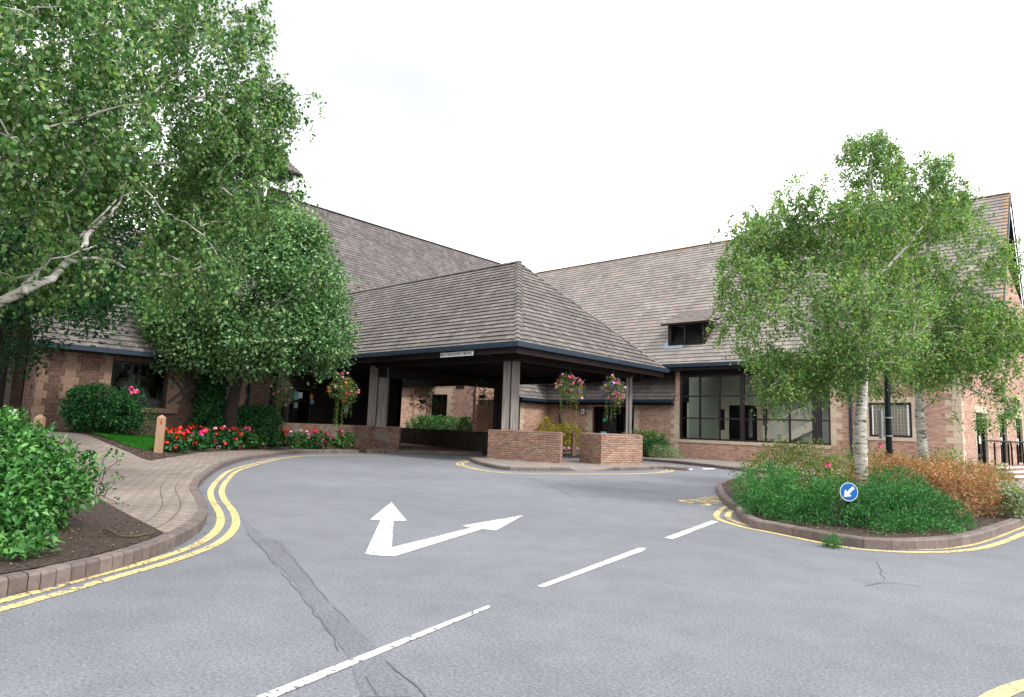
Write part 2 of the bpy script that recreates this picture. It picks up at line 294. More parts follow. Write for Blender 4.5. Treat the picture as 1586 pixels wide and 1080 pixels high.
# polygon sheet following a height function
def sheet(name,pts,zf,m,res=.7,parent=None,**k):
    bm=bmesh.new(); k_=len(pts)
    V_,E_,Fc_,_a,_b,_c=delaunay_2d_cdt([Vector((p[0],p[1])) for p in pts],[(i,(i+1)%k_) for i in range(k_)],[],1,1e-4)
    vs=[bm.verts.new((v.x,v.y,0)) for v in V_]
    for f in Fc_:
        a_=sum(V_[f[i]].x*V_[f[(i+1)%len(f)]].y-V_[f[(i+1)%len(f)]].x*V_[f[i]].y for i in range(len(f)))
        bm.faces.new([vs[i] for i in (f if a_>0 else f[::-1])])
    xs=[p[0] for p in pts]; ys=[p[1] for p in pts]
    if res:
        for ax,lo,hi in ((0,min(xs),max(xs)),(1,min(ys),max(ys))):
            q=lo+res
            while q<hi:
                co=(q,0,0) if ax==0 else (0,q,0); no=(1,0,0) if ax==0 else (0,1,0)
                bmesh.ops.bisect_plane(bm,geom=bm.verts[:]+bm.edges[:]+bm.faces[:],plane_co=co,plane_no=no); q+=res
    for v in bm.verts: v.co.z=zf(v.co)
    me=bpy.data.meshes.new(name); bm.to_mesh(me); bm.free(); metre_uv(me); return link(name,me,m,parent,**k)
def resample(pts,step):
    pts=[Vector((p[0],p[1],0)) for p in pts]; out=[pts[0]]; 
    # catmull smoothing
    dense=[]
    for i in range(len(pts)-1):
        p0=pts[max(i-1,0)];p1=pts[i];p2=pts[i+1];p3=pts[min(i+2,len(pts)-1)]
        for j in range(12):
            t=j/12; dense.append(.5*((2*p1)+(p2-p0)*t+(2*p0-5*p1+4*p2-p3)*t*t+(3*p1-p0-3*p2+p3)*t**3))
    dense.append(pts[-1]); acc=0; out=[dense[0]]
    for a,b in zip(dense,dense[1:]):
        d=(b-a).length
        while acc+d>=step:
            r=(step-acc)/d; a=a+(b-a)*r; out.append(a.copy()); d=(b-a).length; acc=0
        acc+=d
    return out
def normals2(pts,closed=False):
    n=len(pts); r=[]
    for i in range(n):
        a=pts[(i-1)%n if closed else max(i-1,0)]; b=pts[(i+1)%n if closed else min(i+1,n-1)]
        d=(b-a).normalized(); r.append(Vector((-d.y,d.x,0)))
    return r
def offset(pts,d,closed=False):
    return [p+n*d for p,n in zip(pts,normals2(pts,closed))]
def ribbon(name,pts,w0,w1,z,m,closed=False,**k):
    a=offset(pts,w0,closed); b=offset(pts,w1,closed); n=len(pts); vs=[(p.x,p.y,z) for p in a]+[(p.x,p.y,z) for p in b]
    rg=range(n if closed else n-1); fs=[(i,(i+1)%n,n+(i+1)%n,n+i) for i in rg]
    mb=MB().add(vs,fs); o=mb.build(name,m,**k)
    if o.data.polygons[0].normal.z<0: o.data.flip_normals()
    return o
def kerb(name,pts,w,zf0,zf1,m,closed=False,gap=.004,**k):
    """blocks laid along pts (road side), width w towards the pavement"""
    a=offset(pts,0,closed); b=offset(pts,w,closed); n=len(pts); mb=MB()
    for i in range(n if closed else n-1):
        j=(i+1)%n; g=gap/max((pts[j]-pts[i]).length,.01)
        P=[a[i].lerp(a[j],g),a[i].lerp(a[j],1-g),b[i].lerp(b[j],1-g),b[i].lerp(b[j],g)]
        top=[Vector((p.x,p.y,zf1(p)+random.uniform(-.002,.002))) for p in P]; bot=[Vector((p.x,p.y,zf0)) for p in P]
        c=.018; nn=(P[3]-P[0]).normalized()
        mid0=top[0]-Z0*c; mid1=top[1]-Z0*c; top[0]=top[0]+nn*c; top[1]=top[1]+nn*c
        vs=bot+[mid0,mid1]+top
        fs=[(0,1,5,4),(4,5,7,6),(6,7,8,9),(1,2,8,7,5),(3,0,4,6,9),(2,3,9,8)]
        if (P[1]-P[0]).cross(P[3]-P[0]).z<0: fs=[f[::-1] for f in fs]
        mb.add(vs,fs)
    return mb.build(name,m,**k)
# walls with openings; outward normal given
def wall(mb,p0,p1,z0,z1,out,th=.28,ops=()):
    mb.mark()
    p0=Vector((p0[0],p0[1],0)); p1=Vector((p1[0],p1[1],0)); d=(p1-p0); Ln=d.length; d/=Ln; out=Vector((out[0],out[1],0)); nn=Vector((d.y,-d.x,0))
    if nn.dot(out)<0: nn=-nn
    ss=sorted({0,Ln}|{o[0] for o in ops}|{o[1] for o in ops}); zs=sorted({z0,z1}|{o[2] for o in ops}|{o[3] for o in ops})
    ss=[s for s in ss if 0<=s<=Ln]; zs=[z for z in zs if z0<=z<=z1]
    def P(s,z,dep): return p0+d*s+Z0*z-nn*dep
    def q(a,b,c,e,flipn):
        f=[0,1,2,3]; vv=[a,b,c,e]; nrm=(b-a).cross(c-a)
        if nrm.dot(flipn)<0: f=f[::-1]
        mb.add(vv,[f])
    def isop(s,z): return any(o[0]<s<o[1] and o[2]<z<o[3] for o in ops)
    for a,b in zip(ss,ss[1:]):
        for c,e in zip(zs,zs[1:]):
            if isop((a+b)/2,(c+e)/2): continue
            q(P(a,c,0),P(b,c,0),P(b,e,0),P(a,e,0),nn); q(P(a,c,th),P(b,c,th),P(b,e,th),P(a,e,th),-nn)
    for o in ops:
        a,b,c,e=max(o[0],0),min(o[1],Ln),o[2],min(o[3],z1)
        q(P(a,c,0),P(a,c,th),P(a,e,th),P(a,e,0),d); q(P(b,c,0),P(b,c,th),P(b,e,th),P(b,e,0),-d)
        q(P(a,c,0),P(b,c,0),P(b,c,th),P(a,c,th),Z0); q(P(a,e,0),P(b,e,0),P(b,e,th),P(a,e,th),-Z0)
    q(P(0,z0,0),P(0,z1,0),P(0,z1,th),P(0,z0,th),-d); q(P(Ln,z0,0),P(Ln,z1,0),P(Ln,z1,th),P(Ln,z0,th),d)
    q(P(0,z1,0),P(Ln,z1,0),P(Ln,z1,th),P(0,z1,th),Z0)
def clip(poly,k,val,keep_less):
    out=[]; n=len(poly)
    for i in range(n):
        a,b=poly[i],poly[(i+1)%n]; ia=(a[k]<=val) if keep_less else (a[k]>=val); ib=(b[k]<=val) if keep_less else (b[k]>=val)
        if ia: out.append(a)
        if ia!=ib:
            t=(val-a[k])/(b[k]-a[k]); out.append((a[0]+(b[0]-a[0])*t,a[1]+(b[1]-a[1])*t))
    return out
def tiles(mb,poly,gauge=.27,tw=.33,lift=.032,jit=.006,seed=1):
    """poly: planar (convex) roof polygon, courses run horizontally; each tile is its own island with a thick lower edge"""
    rd=random.Random(seed); poly=[Vector(p) for p in poly]; n=Vector((0,0,0))
    for i in range(1,len(poly)-1): n+=(poly[i]-poly[0]).cross(poly[i+1]-poly[0])
    n.normalize(); 
    if n.z<0: n=-n
    ax=Vector((-n.y,n.x,0)).normalized(); ay=n.cross(ax)
    if ay.z<0: ay=-ay
    zmin=min(poly,key=lambda p:p.z); o=zmin
    p2=[((p-o).dot(ax),(p-o).dot(ay)) for p in poly]
    vmax=max(p[1] for p in p2); v=0; row=0
    while v<vmax-.01:
        strip=clip(clip(p2,1,v,False),1,v+gauge,True)
        if len(strip)>2:
            u0=min(p[0] for p in strip); u1=max(p[0] for p in strip); base=math.floor(u0/tw)*tw-(tw/2 if row%2 else 0); u=base
            while u<u1:
                c=clip(clip(strip,0,u+.003,False),0,u+tw-.003,True)
                if len(c)>2:
                    j=rd.uniform(0,jit); sag=rd.uniform(-.003,.003)
                    def P(q,e=0):
                        f=1-(q[1]-v)/gauge; return o+ax*q[0]+ay*(q[1]-(.012+sag)*f)+n*((lift+j)*f+.004+e)
                    top=[P(q) for q in c]; m0=len(top); vs=list(top); 
                    fs=[list(range(m0))]
                    if (top[1]-top[0]).cross(top[2]-top[0]).dot(n)<0: fs=[fs[0][::-1]]
                    # riser at the lower edge
                    low=[i for i,q in enumerate(c) if abs(q[1]-v)<1e-5]
                    if len(low)>=2:
                        a,b=low[0],low[-1]; vs+= [top[a]-n*(lift+j+.004),top[b]-n*(lift+j+.004)]; fs.append([a,b,m0+1,m0])
                    mb.add(vs,fs)
                u+=tw
        v+=gauge; row+=1
def deck(mb,poly,th=.12):
    poly=[Vector(p) for p in poly]; n=(poly[1]-poly[0]).cross(poly[2]-poly[0]).normalized()
    if n.z<0: poly=poly[::-1]; n=-n
    k=len(poly); top=[p-n*.01 for p in poly]; bot=[p-n*th for p in poly]
    mb.add(top+bot,[list(range(k)),list(range(k,2*k))[::-1]]+[(i,k+i,k+(i+1)%k,(i+1)%k) for i in range(k)])
# ------------------------------------------------------------------ foliage
T_RH=(np.array([(0,0,0),(.42,.5,.10),(1,0,-.03),(.42,-.5,.10)]),[(0,2,1),(0,3,2)])
T_OV=(np.array([(0,0,0),(.22,.40,.07),(.58,.42,.09),(1,0,-.10),(.58,-.42,.09),(.22,-.40,.07),(.45,0,-.01)]),[(0,6,1),(1,6,2),(6,3,2),(0,5,6),(5,4,6),(6,4,3)])
T_ND=(np.array([(0,0,0),(.5,.5,.05),(1,0,0),(.5,-.5,.05)]),[(0,2,1),(0,3,2)])
def unit(a): return a/np.maximum(np.linalg.norm(a,axis=1,keepdims=True),1e-6)
def leaf_mesh(name,pos,axis,nrm,size,width,tmpl):
    tv,tf=tmpl; n=len(pos); k=len(tv)
    x=unit(axis); y=unit(np.cross(nrm,x)); z=np.cross(x,y)
    P=pos[:,None,:]+(x[:,None,:]*tv[None,:,0:1]+z[:,None,:]*tv[None,:,2:3])*size[:,None,None]+y[:,None,:]*tv[None,:,1:2]*width[:,None,None]
    V=P.reshape(-1,3).astype(np.float32); T=np.array(tf)[None]+ (np.arange(n)*k)[:,None,None]; T=T.reshape(-1).astype(np.int32)
    me=bpy.data.meshes.new(name); me.vertices.add(len(V)); me.vertices.foreach_set('co',V.ravel())
    nf=len(T)//3; me.loops.add(len(T)); me.loops.foreach_set('vertex_index',T); me.polygons.add(nf)
    me.polygons.foreach_set('loop_start',np.arange(0,nf*3,3,dtype=np.int32)); me.update(calc_edges=True); return me
def rdir(n,up=0.):
    a=rng.normal(size=(n,3)); a[:,2]+=up; return unit(a)
def in_blobs(n,blobs,shell=.5,thr=None,nscale=.8,seed=0.):
    """cluster centres inside a union of ellipsoids (world centre, radii in camera axes)"""
    w=np.array([b[1][0]*b[1][1]*b[1][2] for b in blobs])**.7; w/=w.sum(); out=[]; nr=[]
    R=np.array([tuple(R0),tuple(F0),(0,0,1)])
    while len(out)<n:
        b=blobs[rng.choice(len(blobs),p=w)]; d=rdir(1)[0]; r=1-(1-rng.random()**(1/3))*1.0 if rng.random()>shell else rng.uniform(.82,1.02)
        q=(d*r*np.array(b[1]))@R+np.array(b[0])
        if thr is not None and noise.noise(Vector(q*nscale)+Vector((seed,0,0)))<thr: continue
        out.append(q); nr.append(unit(((d/np.array(b[1]))@R)[None])[0])
    return np.array(out),np.array(nr)
def sprays(cent,outd,per,spread,size,wr,droop=.0,outb=.6,szvar=.3,flat=.5):
    """leaves round each cluster centre"""
    n=len(cent)*per; c=np.repeat(cent,per,0); o=np.repeat(outd,per,0)
    off=rng.normal(size=(n,3))*spread; off[:,2]-=np.abs(rng.normal(size=n))*droop
    ax=unit(rdir(n)*1.0+o*outb+np.array([0,0,-droop*2.5])); nr=unit(rdir(n)*.8+np.array([0,0,flat])+o*.5)
    s=size*(1+rng.uniform(-szvar,szvar,n)); return c+off,ax,nr,s,s*wr
def leaves(name,parent,m,cent,outd,per,spread,size,wr,tmpl=T_RH,**k):
    kk={a:k.pop(a) for a in ('droop','outb','szvar','flat') if a in k}
    p,a,n,s,w=sprays(cent,outd,per,spread,size,wr,**kk); zmin=k.pop('zmin',None)
    if zmin is not None:
        q=p[:,2]>zmin; p,a,n,s,w=p[q],a[q],n[q],s[q],w[q]
    me=leaf_mesh(name,p,a,n,s,w,tmpl); return link(name,me,m,parent,**k)
def strings(cent,nper,length,per,size,wr,sway=.25):
    """hanging birch twigs: leaves strung along drooping lines"""
    P=[];AX=[];NR=[];lines=[]
    for c in cent:
        for _ in range(nper):
            d=rdir(1)[0]; d[2]*=.3; Ls=length*rng.uniform(.5,1.3); k=int(per*Ls/length)+2; pts=[]
            for i in range(k):
                t=i/k; p=c+d*Ls*.55*t*(1.2-.5*t)+np.array([0,0,-Ls*(.15*t+.75*t*t)])+rng.normal(size=3)*size*.35; pts.append(p)
                P.append(p+rng.normal(size=3)*size*.45); a=rng.normal(size=3)*.8; a[2]-=.9; AX.append(a); NR.append(rng.normal(size=3)+np.array([0,0,.5]))
            lines.append(pts)
    P=np.array(P); n=len(P); s=size*rng.uniform(.65,1.25,n); return P,unit(np.array(AX)),unit(np.array(NR)),s,s*wr,lines
def curve_pts(a,b,sag=.15,k=6,wob=.05):
    a=Vector(a);b=Vector(b); d=(b-a).length; out=[]
    for i in range(k+1):
        t=i/k; p=a.lerp(b,t); p.z+=sag*d*math.sin(PI*t); 
        if 0<i<k: p+=Vector(rng.normal(size=3)*wob*d*.5)
        out.append(p)
    return out
def tree(name,label,base,trunk,tr,limbs,blobs,ncl,per,size,wr,leafm,barkm,mode='strings',thr=-.12,slen=.45,nstr=3,shell=.5,group=None,spread=.2,tmpl=T_RH,cat='tree',twigr=.006,seed=0.):
    root=empty(name,base,label=label,cat=cat,group=group)
    # trunk: list of points, radii
    t=MB(); t.tube(trunk,tr,14); t.build('trunk',barkm,root,smooth=True)
    lb=MB(); nodes=[]
    for pts,r0,r1 in limbs:
        n=len(pts); rs=[r0+(r1-r0)*i/(n-1) for i in range(n)]; dense=[];rr=[]
        for i in range(n-1):
            for j in range(4): dense.append(Vector(pts[i]).lerp(Vector(pts[i+1]),j/4)+Vector(rng.normal(size=3))*.012); rr.append(rs[i]+(rs[i+1]-rs[i])*j/4)
        dense.append(Vector(pts[-1])); rr.append(rs[-1]); lb.tube(dense,rr,8); nodes+=dense[2:]
    cent,outd=in_blobs(ncl,blobs,shell,thr,seed=seed)
    NP=np.array([tuple(p) for p in nodes])
    # secondary branches grow cluster by cluster from the nearest point already grown
    order=np.argsort([np.min(np.linalg.norm(NP-c,axis=1)) for c in cent]); grown=list(NP); arr=np.array(grown)
    for i in order:
        c=cent[i]; dd=np.linalg.norm(arr-c,axis=1)+np.maximum(arr[:,2]-c[2],0)*.6; j=int(np.argmin(dd)); p=arr[j]
        dist=np.linalg.norm(c-p)
        if dist>.05:
            r=min(.05,twigr*(1+dist*1.6)); pts=curve_pts(p,c,.08,3 if dist<.8 else 6,.06); lb.tube(pts,[r*(1-.6*q/(len(pts)-1)) for q in range(len(pts))],4,False)
            mid=np.array([tuple(q) for q in pts[1:]]); arr=np.vstack([arr,mid])
    lb.build('branch',barkm,root,smooth=True)
    if mode=='strings':
        P,AX,NR,s,w,lines=strings(cent,nstr,slen,per,size,wr)
        me=leaf_mesh('foliage',P,AX,NR,s,w,tmpl); link('foliage',me,leafm,root)
        tw=MB()
        for ln in lines[::2]: tw.tube([Vector(q) for q in ln[::2]],.0025,3,False)
        tw.build('twig',M['twig'],root)
    else:
        leaves('foliage',root,leafm,cent,outd,per,spread,size,wr,tmpl,outb=.7)
    return root
def blob(px,py,Y,rx,ry,rd):   # ellipsoid centred on a point seen at px,py, Y metres out; radii given at that distance
    k=Y/F; return (np.array(tuple(A(px,py,Y))),(rx*k,rd,ry*k))
def kb(x,y,z,rx,ry,rz): return (np.array(tuple(K(x,y,z))),(rx,ry,rz))
def shrub(name,label,blobs,ncl,per,size,wr,m,spread=.06,tmpl=T_RH,shell=.75,cat='shrub',group=None,zmin=None,stems=10,outb=.9,droop=0.,flat=.5,thr=None,szvar=.3):
    c=sum((b[0] for b in blobs))/len(blobs); z0=zmin if zmin is not None else .1
    root=empty(name,(c[0],c[1],z0),label=label,cat=cat,group=group)
    cent,outd=in_blobs(ncl,blobs,shell,thr); 
    q=cent[:,2]>z0; cent,outd=cent[q],outd[q]
    leaves('foliage',root,m,cent,outd,per,spread,size,wr,tmpl,outb=outb,droop=droop,flat=flat,szvar=szvar,zmin=z0)
    st=MB()
    for i in range(stems):
        b=blobs[i%len(blobs)]; a=Vector((b[0][0]+random.uniform(-.2,.2)*b[1][0],b[0][1]+random.uniform(-.2,.2)*b[1][1],z0-.03)); e=cent[rng.integers(len(cent))]
        st.tube(curve_pts(a,e,.02,4,.04),[.010,.008,.006,.005,.003],5)
    st.build('stem',M['twig'],root); return root
def flowers(mb,pts,r):
    for p in pts:
        mb.mark(); p=Vector(p)
        for _ in range(7):
            d=Vector(rdir(1,.6)[0]); c=p+d*r*.75; x=Vector(rdir(1)[0]).cross(d).normalized(); y=d.cross(x); rr=r*random.uniform(.45,.7)
            mb.add([c+x*rr*math.cos(a)+y*rr*math.sin(a)+d*(rr*.12) for a in [k*2*PI/6 for k in range(6)]]+[c],[(k,(k+1)%6,6) for k in range(6)])
# ================================================================== CAMERA, LIGHT
cd=bpy.data.cameras.new('camera'); cam=bpy.data.objects.new('camera',cd); COL.objects.link(cam); S.camera=cam
cd.sensor_fit='HORIZONTAL'; cd.sensor_width=36; cd.lens=F/1586*36; cd.clip_start=.05; cd.clip_end=2000
cp,sp=math.cos(PITCH),math.sin(PITCH); Ff=F0*cp+Z0*sp; U0=F0*-sp+Z0*cp; c,s=math.cos(ROLL),math.sin(ROLL)
Xi=R0*c+U0*s; Yi=U0*c-R0*s
cam.matrix_world=Matrix(((Xi.x,Yi.x,-Ff.x,CAM.x),(Xi.y,Yi.y,-Ff.y,CAM.y),(Xi.z,Yi.z,-Ff.z,CAM.z),(0,0,0,1)))
sun_dir=(R0*.62-F0*.62+Z0*1.0).normalized()
sd=bpy.data.lights.new('sun','SUN'); so=bpy.data.objects.new('sun',sd); COL.objects.link(so); sd.energy=1.3; sd.angle=math.radians(12); sd.color=(1,.97,.92)
so.rotation_euler=sun_dir.to_track_quat('Z','Y').to_euler()
wd=bpy.data.worlds.new('World'); S.world=wd; wd.use_nodes=True; nt=wd.node_tree; bg=nt.nodes['Background']
sky=nt.nodes.new('ShaderNodeTexSky'); sky.sky_type='NISHITA'; sky.sun_disc=False; sky.sun_elevation=math.asin(sun_dir.z); sky.sun_rotation=math.atan2(sun_dir.x,sun_dir.y)
tc=nt.nodes.new('ShaderNodeTexCoord'); mp=N(nt,'ShaderNodeMapping'); mp.inputs['Scale'].default_value=(1,1,2.5); d0_=ray(471,931).normalized(); d1_=ray(600,110).normalized(); mp.inputs['Location'].default_value=(5+d0_.x-d1_.x,3+d0_.y-d1_.y,1+2.5*(d0_.z-d1_.z)); L(nt,tc.outputs['Generated'],mp.inputs[0])
nz=noise_n(nt,1.6,5,.55,mp.outputs[0]); cr=ramp(nt,[(.2,(3.0,3.02,3.05)),(.33,(3.35,3.36,3.38)),(.46,(6.5,6.6,6.7)),(.6,(10.9,10.9,11.0))]); L(nt,nz.outputs[0],cr.inputs[0])
L(nt,mixc(nt,.93,sky.outputs[0],cr.outputs[0]),bg.inputs[0]); bg.inputs[1].default_value=.1
S.view_settings.view_transform='Standard'; S.view_settings.look='None'; S.view_settings.gamma=1; S.view_settings.exposure=1.7
S.cycles.max_bounces=7; S.cycles.transparent_max_bounces=12; S.cycles.diffuse_bounces=3; S.cycles.glossy_bounces=3; S.cycles.caustics_reflective=False; S.cycles.caustics_refractive=False
S.cycles.use_denoising=True; S.cycles.denoiser='OPENIMAGEDENOISE'; S.cycles.denoising_prefilter='NONE'; S.cycles.denoising_input_passes='RGB_ALBEDO_NORMAL'; S.cycles.sample_clamp_indirect=8
# ================================================================== GROUND
ST='structure'
rd=MB(); rd.add([(-160,-160,0),(160,-160,0),(160,200,0),(-160,200,0)],[(0,1,2,3)]); rd.build('road',M['asphalt'],kind=ST,label='grey asphalt drive sweeping past the canopy')
# old reinstated trench: darker strip of newer asphalt, 2 mm proud
M['patch']=asphalt('patch_asphalt',.86)
ptch=[G(*p) for p in ((372,800),(410,830),(440,842),(500,920),(585,1005),(640,1080),(560,1080),(540,1020),(455,900),(385,830))]
sheet('asphalt_patch',[(p.x,p.y) for p in ptch],lambda v:.002,M['patch'],0,kind=ST,label='darker strip of reinstated asphalt crossing the drive')
crk=MB()
def crackline(px,w=.012):
    pts=resample([G(*p) for p in px],.12); pts=[p+Vector((random.uniform(-.012,.012),random.uniform(-.012,.012),0)) for p in pts]
    a=offset(pts,-w/2);b=offset(pts,w/2); n=len(pts)
    for i in range(n-1):
        if random.random()<.12: continue
        crk.add([(a[i].x,a[i].y,.0035),(a[i+1].x,a[i+1].y,.0035),(b[i+1].x,b[i+1].y,.0035),(b[i].x,b[i].y,.0035)],[(0,1,2,3)])
crackline([(428,838),(470,885),(520,945),(545,965)],.006); crackline([(555,1035),(590,1080)],.008); crackline([(600,1025),(660,1080)],.008); crackline([(385,828),(440,890),(495,960),(530,1015)],.005)
crackline([(1340,908),(1370,903),(1420,908),(1440,915)],.008); crackline([(1358,870),(1370,900)],.006); crackline([(800,733),(850,752),(900,775)],.01); crackline([(1030,790),(1065,797),(1100,800)],.008)
o=crk.build('asphalt_cracks',plain('crack_filler',(.075,.077,.084),.9,.2,9),kind=ST,label='thin dark cracks in the asphalt')
Lp=[G(*p) for p in [(0,926),(50,917.6),(101,904),(151,891),(202,876),(252,857),(290,838),(313,820),(321,800),(315,785),(307,773),(305,763),(311,751),(324,739),(347,724),(384,713),(420,708),(441,704.5),(475,702.6),(531,702),(640,702.5),(753,705)]]
Lp=[K(-4.3,.3,0),K(-3.6,2.6,0)]+Lp+[W(15.9,-6.6,0),W(15.0,-4.6,0),W(13.2,-3.7,0),W(10.2,-3.5,0),W(8,-4.4,0),W(5.7,-5.9,0),W(3,-7.0,0),W(0,-7.6,0),W(-6,-8,0),W(-16,-8,0)]
LK=resample(Lp,.125)
def kh(p):
    return hgt(p)+.005
kerb('kerb_line',LK,.115,0,kh,M['kerb'],kind=ST,label='brown block kerb along the pavement')
inn=offset(LK,.11)
def nearest(pts,q): return min(range(len(pts)),key=lambda i:(pts[i].x-q.x)**2+(pts[i].y-q.y)**2)
i1=nearest(inn,G(640,702.5)); i2=nearest(inn,W(15.2,-4.8,0))
polyL=[inn[i] for i in range(0,i1+1,3)]+[inn[i1]]+[W(18.9,-8,0),W(20.5,-10.2,0),W(26,-14,0),W(30,-26,0),W(40,-45,0),K(-30,0,0)]
sheet('pavement',[(p.x,p.y) for p in polyL],lambda v:hgt(v),M['pave'],.6,kind=ST,label='grey block paved footway curving from the shrub bed to the canopy')
polyM=[inn[i] for i in range(i1,i2,4)]+[inn[i2]]+[W(16,-2,0),W(24,-1,0),W(30,-8,0),W(26,-14,0),W(20.5,-10.2,0),W(18.9,-8,0)]
sheet('pavement',[(p.x,p.y) for p in polyM],lambda v:.113,M['pavered'],1.5,kind=ST,label='dark red paving in the shade under the canopy')
polyR=[inn[i] for i in range(i2,len(inn),4)]+[W(-16,8,0),W(16,4,0),W(16,-2,0)]
sheet('pavement',[(p.x,p.y) for p in polyR],lambda v:.113,M['pave2'],2,kind=ST,label='pale paving at the foot of the right wing')
# edging courses on the path
for d0,d1_,lab in ((.30,.306,'a'),(.50,.506,'b')):
    a=[p for i,p in enumerate(offset(LK,d0)) if i<i1]; b=[p for i,p in enumerate(offset(LK,d1_)) if i<i1]
    vs=[(p.x,p.y,hgt(p)+.003) for p in a]+[(p.x,p.y,hgt(p)+.003) for p in b]; n=len(a)
    MB().add(vs,[(i,i+1,n+i+1,n+i) for i in range(n-1)]).build('paving_joint',M['soil'],kind=ST,label='dark joint line of the paving edge course')
# soil beds and lawn
bed=[GH(*p) for p in ((-60,690),(60,735),(105,750),(150,772),(200,800),(262,831))]+[inn[i] for i in range(nearest(inn,G(262,850)),nearest(inn,K(-4.0,1.4,0)),-3)]+[K(-7,1.4,0)]
sheet('soil_bed',[(p.x,p.y) for p in bed],lambda v:hgt(v)+.012,M['soil'],.35,kind=ST,label='bare brown soil bed beside the near kerb')
sb=[GH(*p) for p in ((126,671.5),(162,685),(200,701),(232,714),(262,709),(310,701),(400,696.5),(500,695.5),(570,698))]+[W(19.2,-12,0),W(19.5,-15.9,0),W(19.6,-23.2,0)]
sheet('flower_bed_soil',[(p.x,p.y) for p in sb],lambda v:hgt(v)+.01,M['soil'],.6,kind=ST,label='planting bed in front of the low wing')
lawn=[W(18.55,-22.2,0),W(18.7,-21.6,0),W(18.9,-18.6,0),W(17.9,-18.9,0)]+[GH(*p) for p in ((262,694),(225,699),(195,691),(165,680))]
lw=sheet('lawn',[(p.x,p.y) for p in lawn],lambda v:hgt(v)+.03,M['lawnbase'],.4,kind=ST,label='small lawn behind the near timber post')
def pts_in(poly,n):
    xs=[p.x for p in poly]; ys=[p.y for p in poly]; out=[]
    while len(out)<n:
        x,y=random.uniform(min(xs),max(xs)),random.uniform(min(ys),max(ys)); ins=False; j=len(poly)-1
        for i in range(len(poly)):
            if (ys[i]>y)!=(ys[j]>y) and x<(xs[j]-xs[i])*(y-ys[i])/(ys[j]-ys[i])+xs[i]: ins=not ins
            j=i
        if ins: out.append((x,y))
    return out
gp=np.array([(x,y,hgt((x,y))+.03) for x,y in pts_in(lawn,16000)]); n=len(gp); ax=rdir(n)*.35+np.array([0,0,1])
link('grass',leaf_mesh('grass',gp,unit(ax),rdir(n),rng.uniform(.025,.055,n),np.full(n,.012),T_RH),M['grass'],kind='stuff',label='short bright green mown grass',category='grass') if False else meta(link('grass',leaf_mesh('grass',gp,unit(ax),rdir(n),rng.uniform(.025,.055,n),np.full(n,.012),T_RH),M['grass']),'short bright green mown grass of the small lawn','grass',kind='stuff')
# right-hand planted island
Ip=[G(*p) for p in [(1139.6,794),(1143,803),(1163,817),(1198,824.5),(1270,839),(1323,848),(1377,852),(1448,851),(1502,844),(1537.5,833.5),(1586,814)]]+[K(x,y,0) for x,y in ((9.1,11.6),(9.9,13.2),(10.1,15),(9.2,17.2),(7.6,18),(6,17.3),(4.9,15.4),(4.2,13.2),(3.8,11.6))]
IK=resample(Ip+[Ip[0]],.3)[:-1]
isl_z=lambda v:.105
kerb('kerb_line',IK,.125,0,lambda p:.115,M['kerb'],closed=True,gap=.003,kind=ST,label='low kerb round the planted island')
ii=offset(IK,.12,True); sheet('island_soil',[(p.x,p.y) for p in ii[::2]],lambda v:.10+.03*noise.noise(Vector((v.x*2,v.y*2,0))),M['soil'],.5,kind=ST,label='mulched soil of the planted island')
# canopy island
Cp=[G(*p) for p in [(731,716),(741,719.8),(762,725.5),(787,729),(830,730),(875,730),(950,729.3),(1000,728.5),(1022,727)]]+[W(6.6,-8.0,0),W(7.6,-6.9,0),W(10,-7.2,0),W(12.5,-8.4,0),W(13.4,-10,0),W(13.2,-11.6,0)]
CK=resample(Cp+[Cp[0]],.25)[:-1]
def ciz(p):
    x,y=kx(p); f=sm(1.75,2.15,x)*(1-sm(2.95,3.35,x))*(1-sm(20.0,21.2,y)); return .11-.095*f
kerb('kerb_line',CK,.12,0,lambda p:ciz(p),M['kerb'],closed=True,gap=.003,kind=ST,label='kerb of the small paved island, dropped between its two brick piers')
ci=offset(CK,.11,True); sheet('island_paving',[(p.x,p.y) for p in ci],lambda v:ciz(v)-.004,M['pave2'],.3,kind=ST,label='paved island under the canopy edge')
# painted markings
def lines(px,lab,extra_a=(),extra_b=(),z=.004,w=(0,.09,.165,.255),tail=None):
    pts=resample(list(extra_a)+[G(*p) for p in px]+list(extra_b),.15)
    ribbon('double_yellow_line',pts,w[0],w[1],z,M['yellow'],kind=ST,label=lab+', outer line'); 
    if w[2] is not None: ribbon('double_yellow_line',pts,w[2],w[3],z,M['yellow'],kind=ST,label=lab+', inner line')
lines([(0,948.6),(50,934),(101,921),(151,906),(202,891),(252,877),(303,860),(340,844.5),(363,828),(372,810.4),(367,793),(353,775),(348,763),(349.5,755),(356,744),(375,728),(420,715),(445,710),(480,706.6),(531,705.6),(640,705.8),(745,708)],'yellow line along the left kerb',[K(-3.9,.3,0),K(-3.45,2.4,0)])
lines([(1175,779.5),(1141,781),(1123.5,783.5),(1107,794),(1108.5,804),(1145,816.5),(1198,827),(1270,842),(1323,851),(1377,855.5),(1430,857),(1484,855.8),(1537,848),(1586,830)],'yellow line round the planted island',(),[K(9.3,11.3,0),K(10.3,13.2,0)])
lines([(733,713),(714,715.5),(705.5,719),(716,723),(740,728.5),(793,734),(880,735),(960,735),(1010,734),(1043,730.2),(1036,725.5)],'yellow line round the canopy island')
lines([(1510,1084),(1530,1072),(1560,1060),(1590,1052),(1640,1047)],'yellow line in the near right corner',w=(-.085,0,None,None))
def poly_mark(name,px,m,lab,z=.0045):
    pts=[G(*p) for p in px]; o=sheet(name,[(p.x,p.y) for p in pts],lambda v:z,m,0,kind=ST,label=lab); return o
cr7=lambda x,y:(540+x/5.287,760+y/5.283)
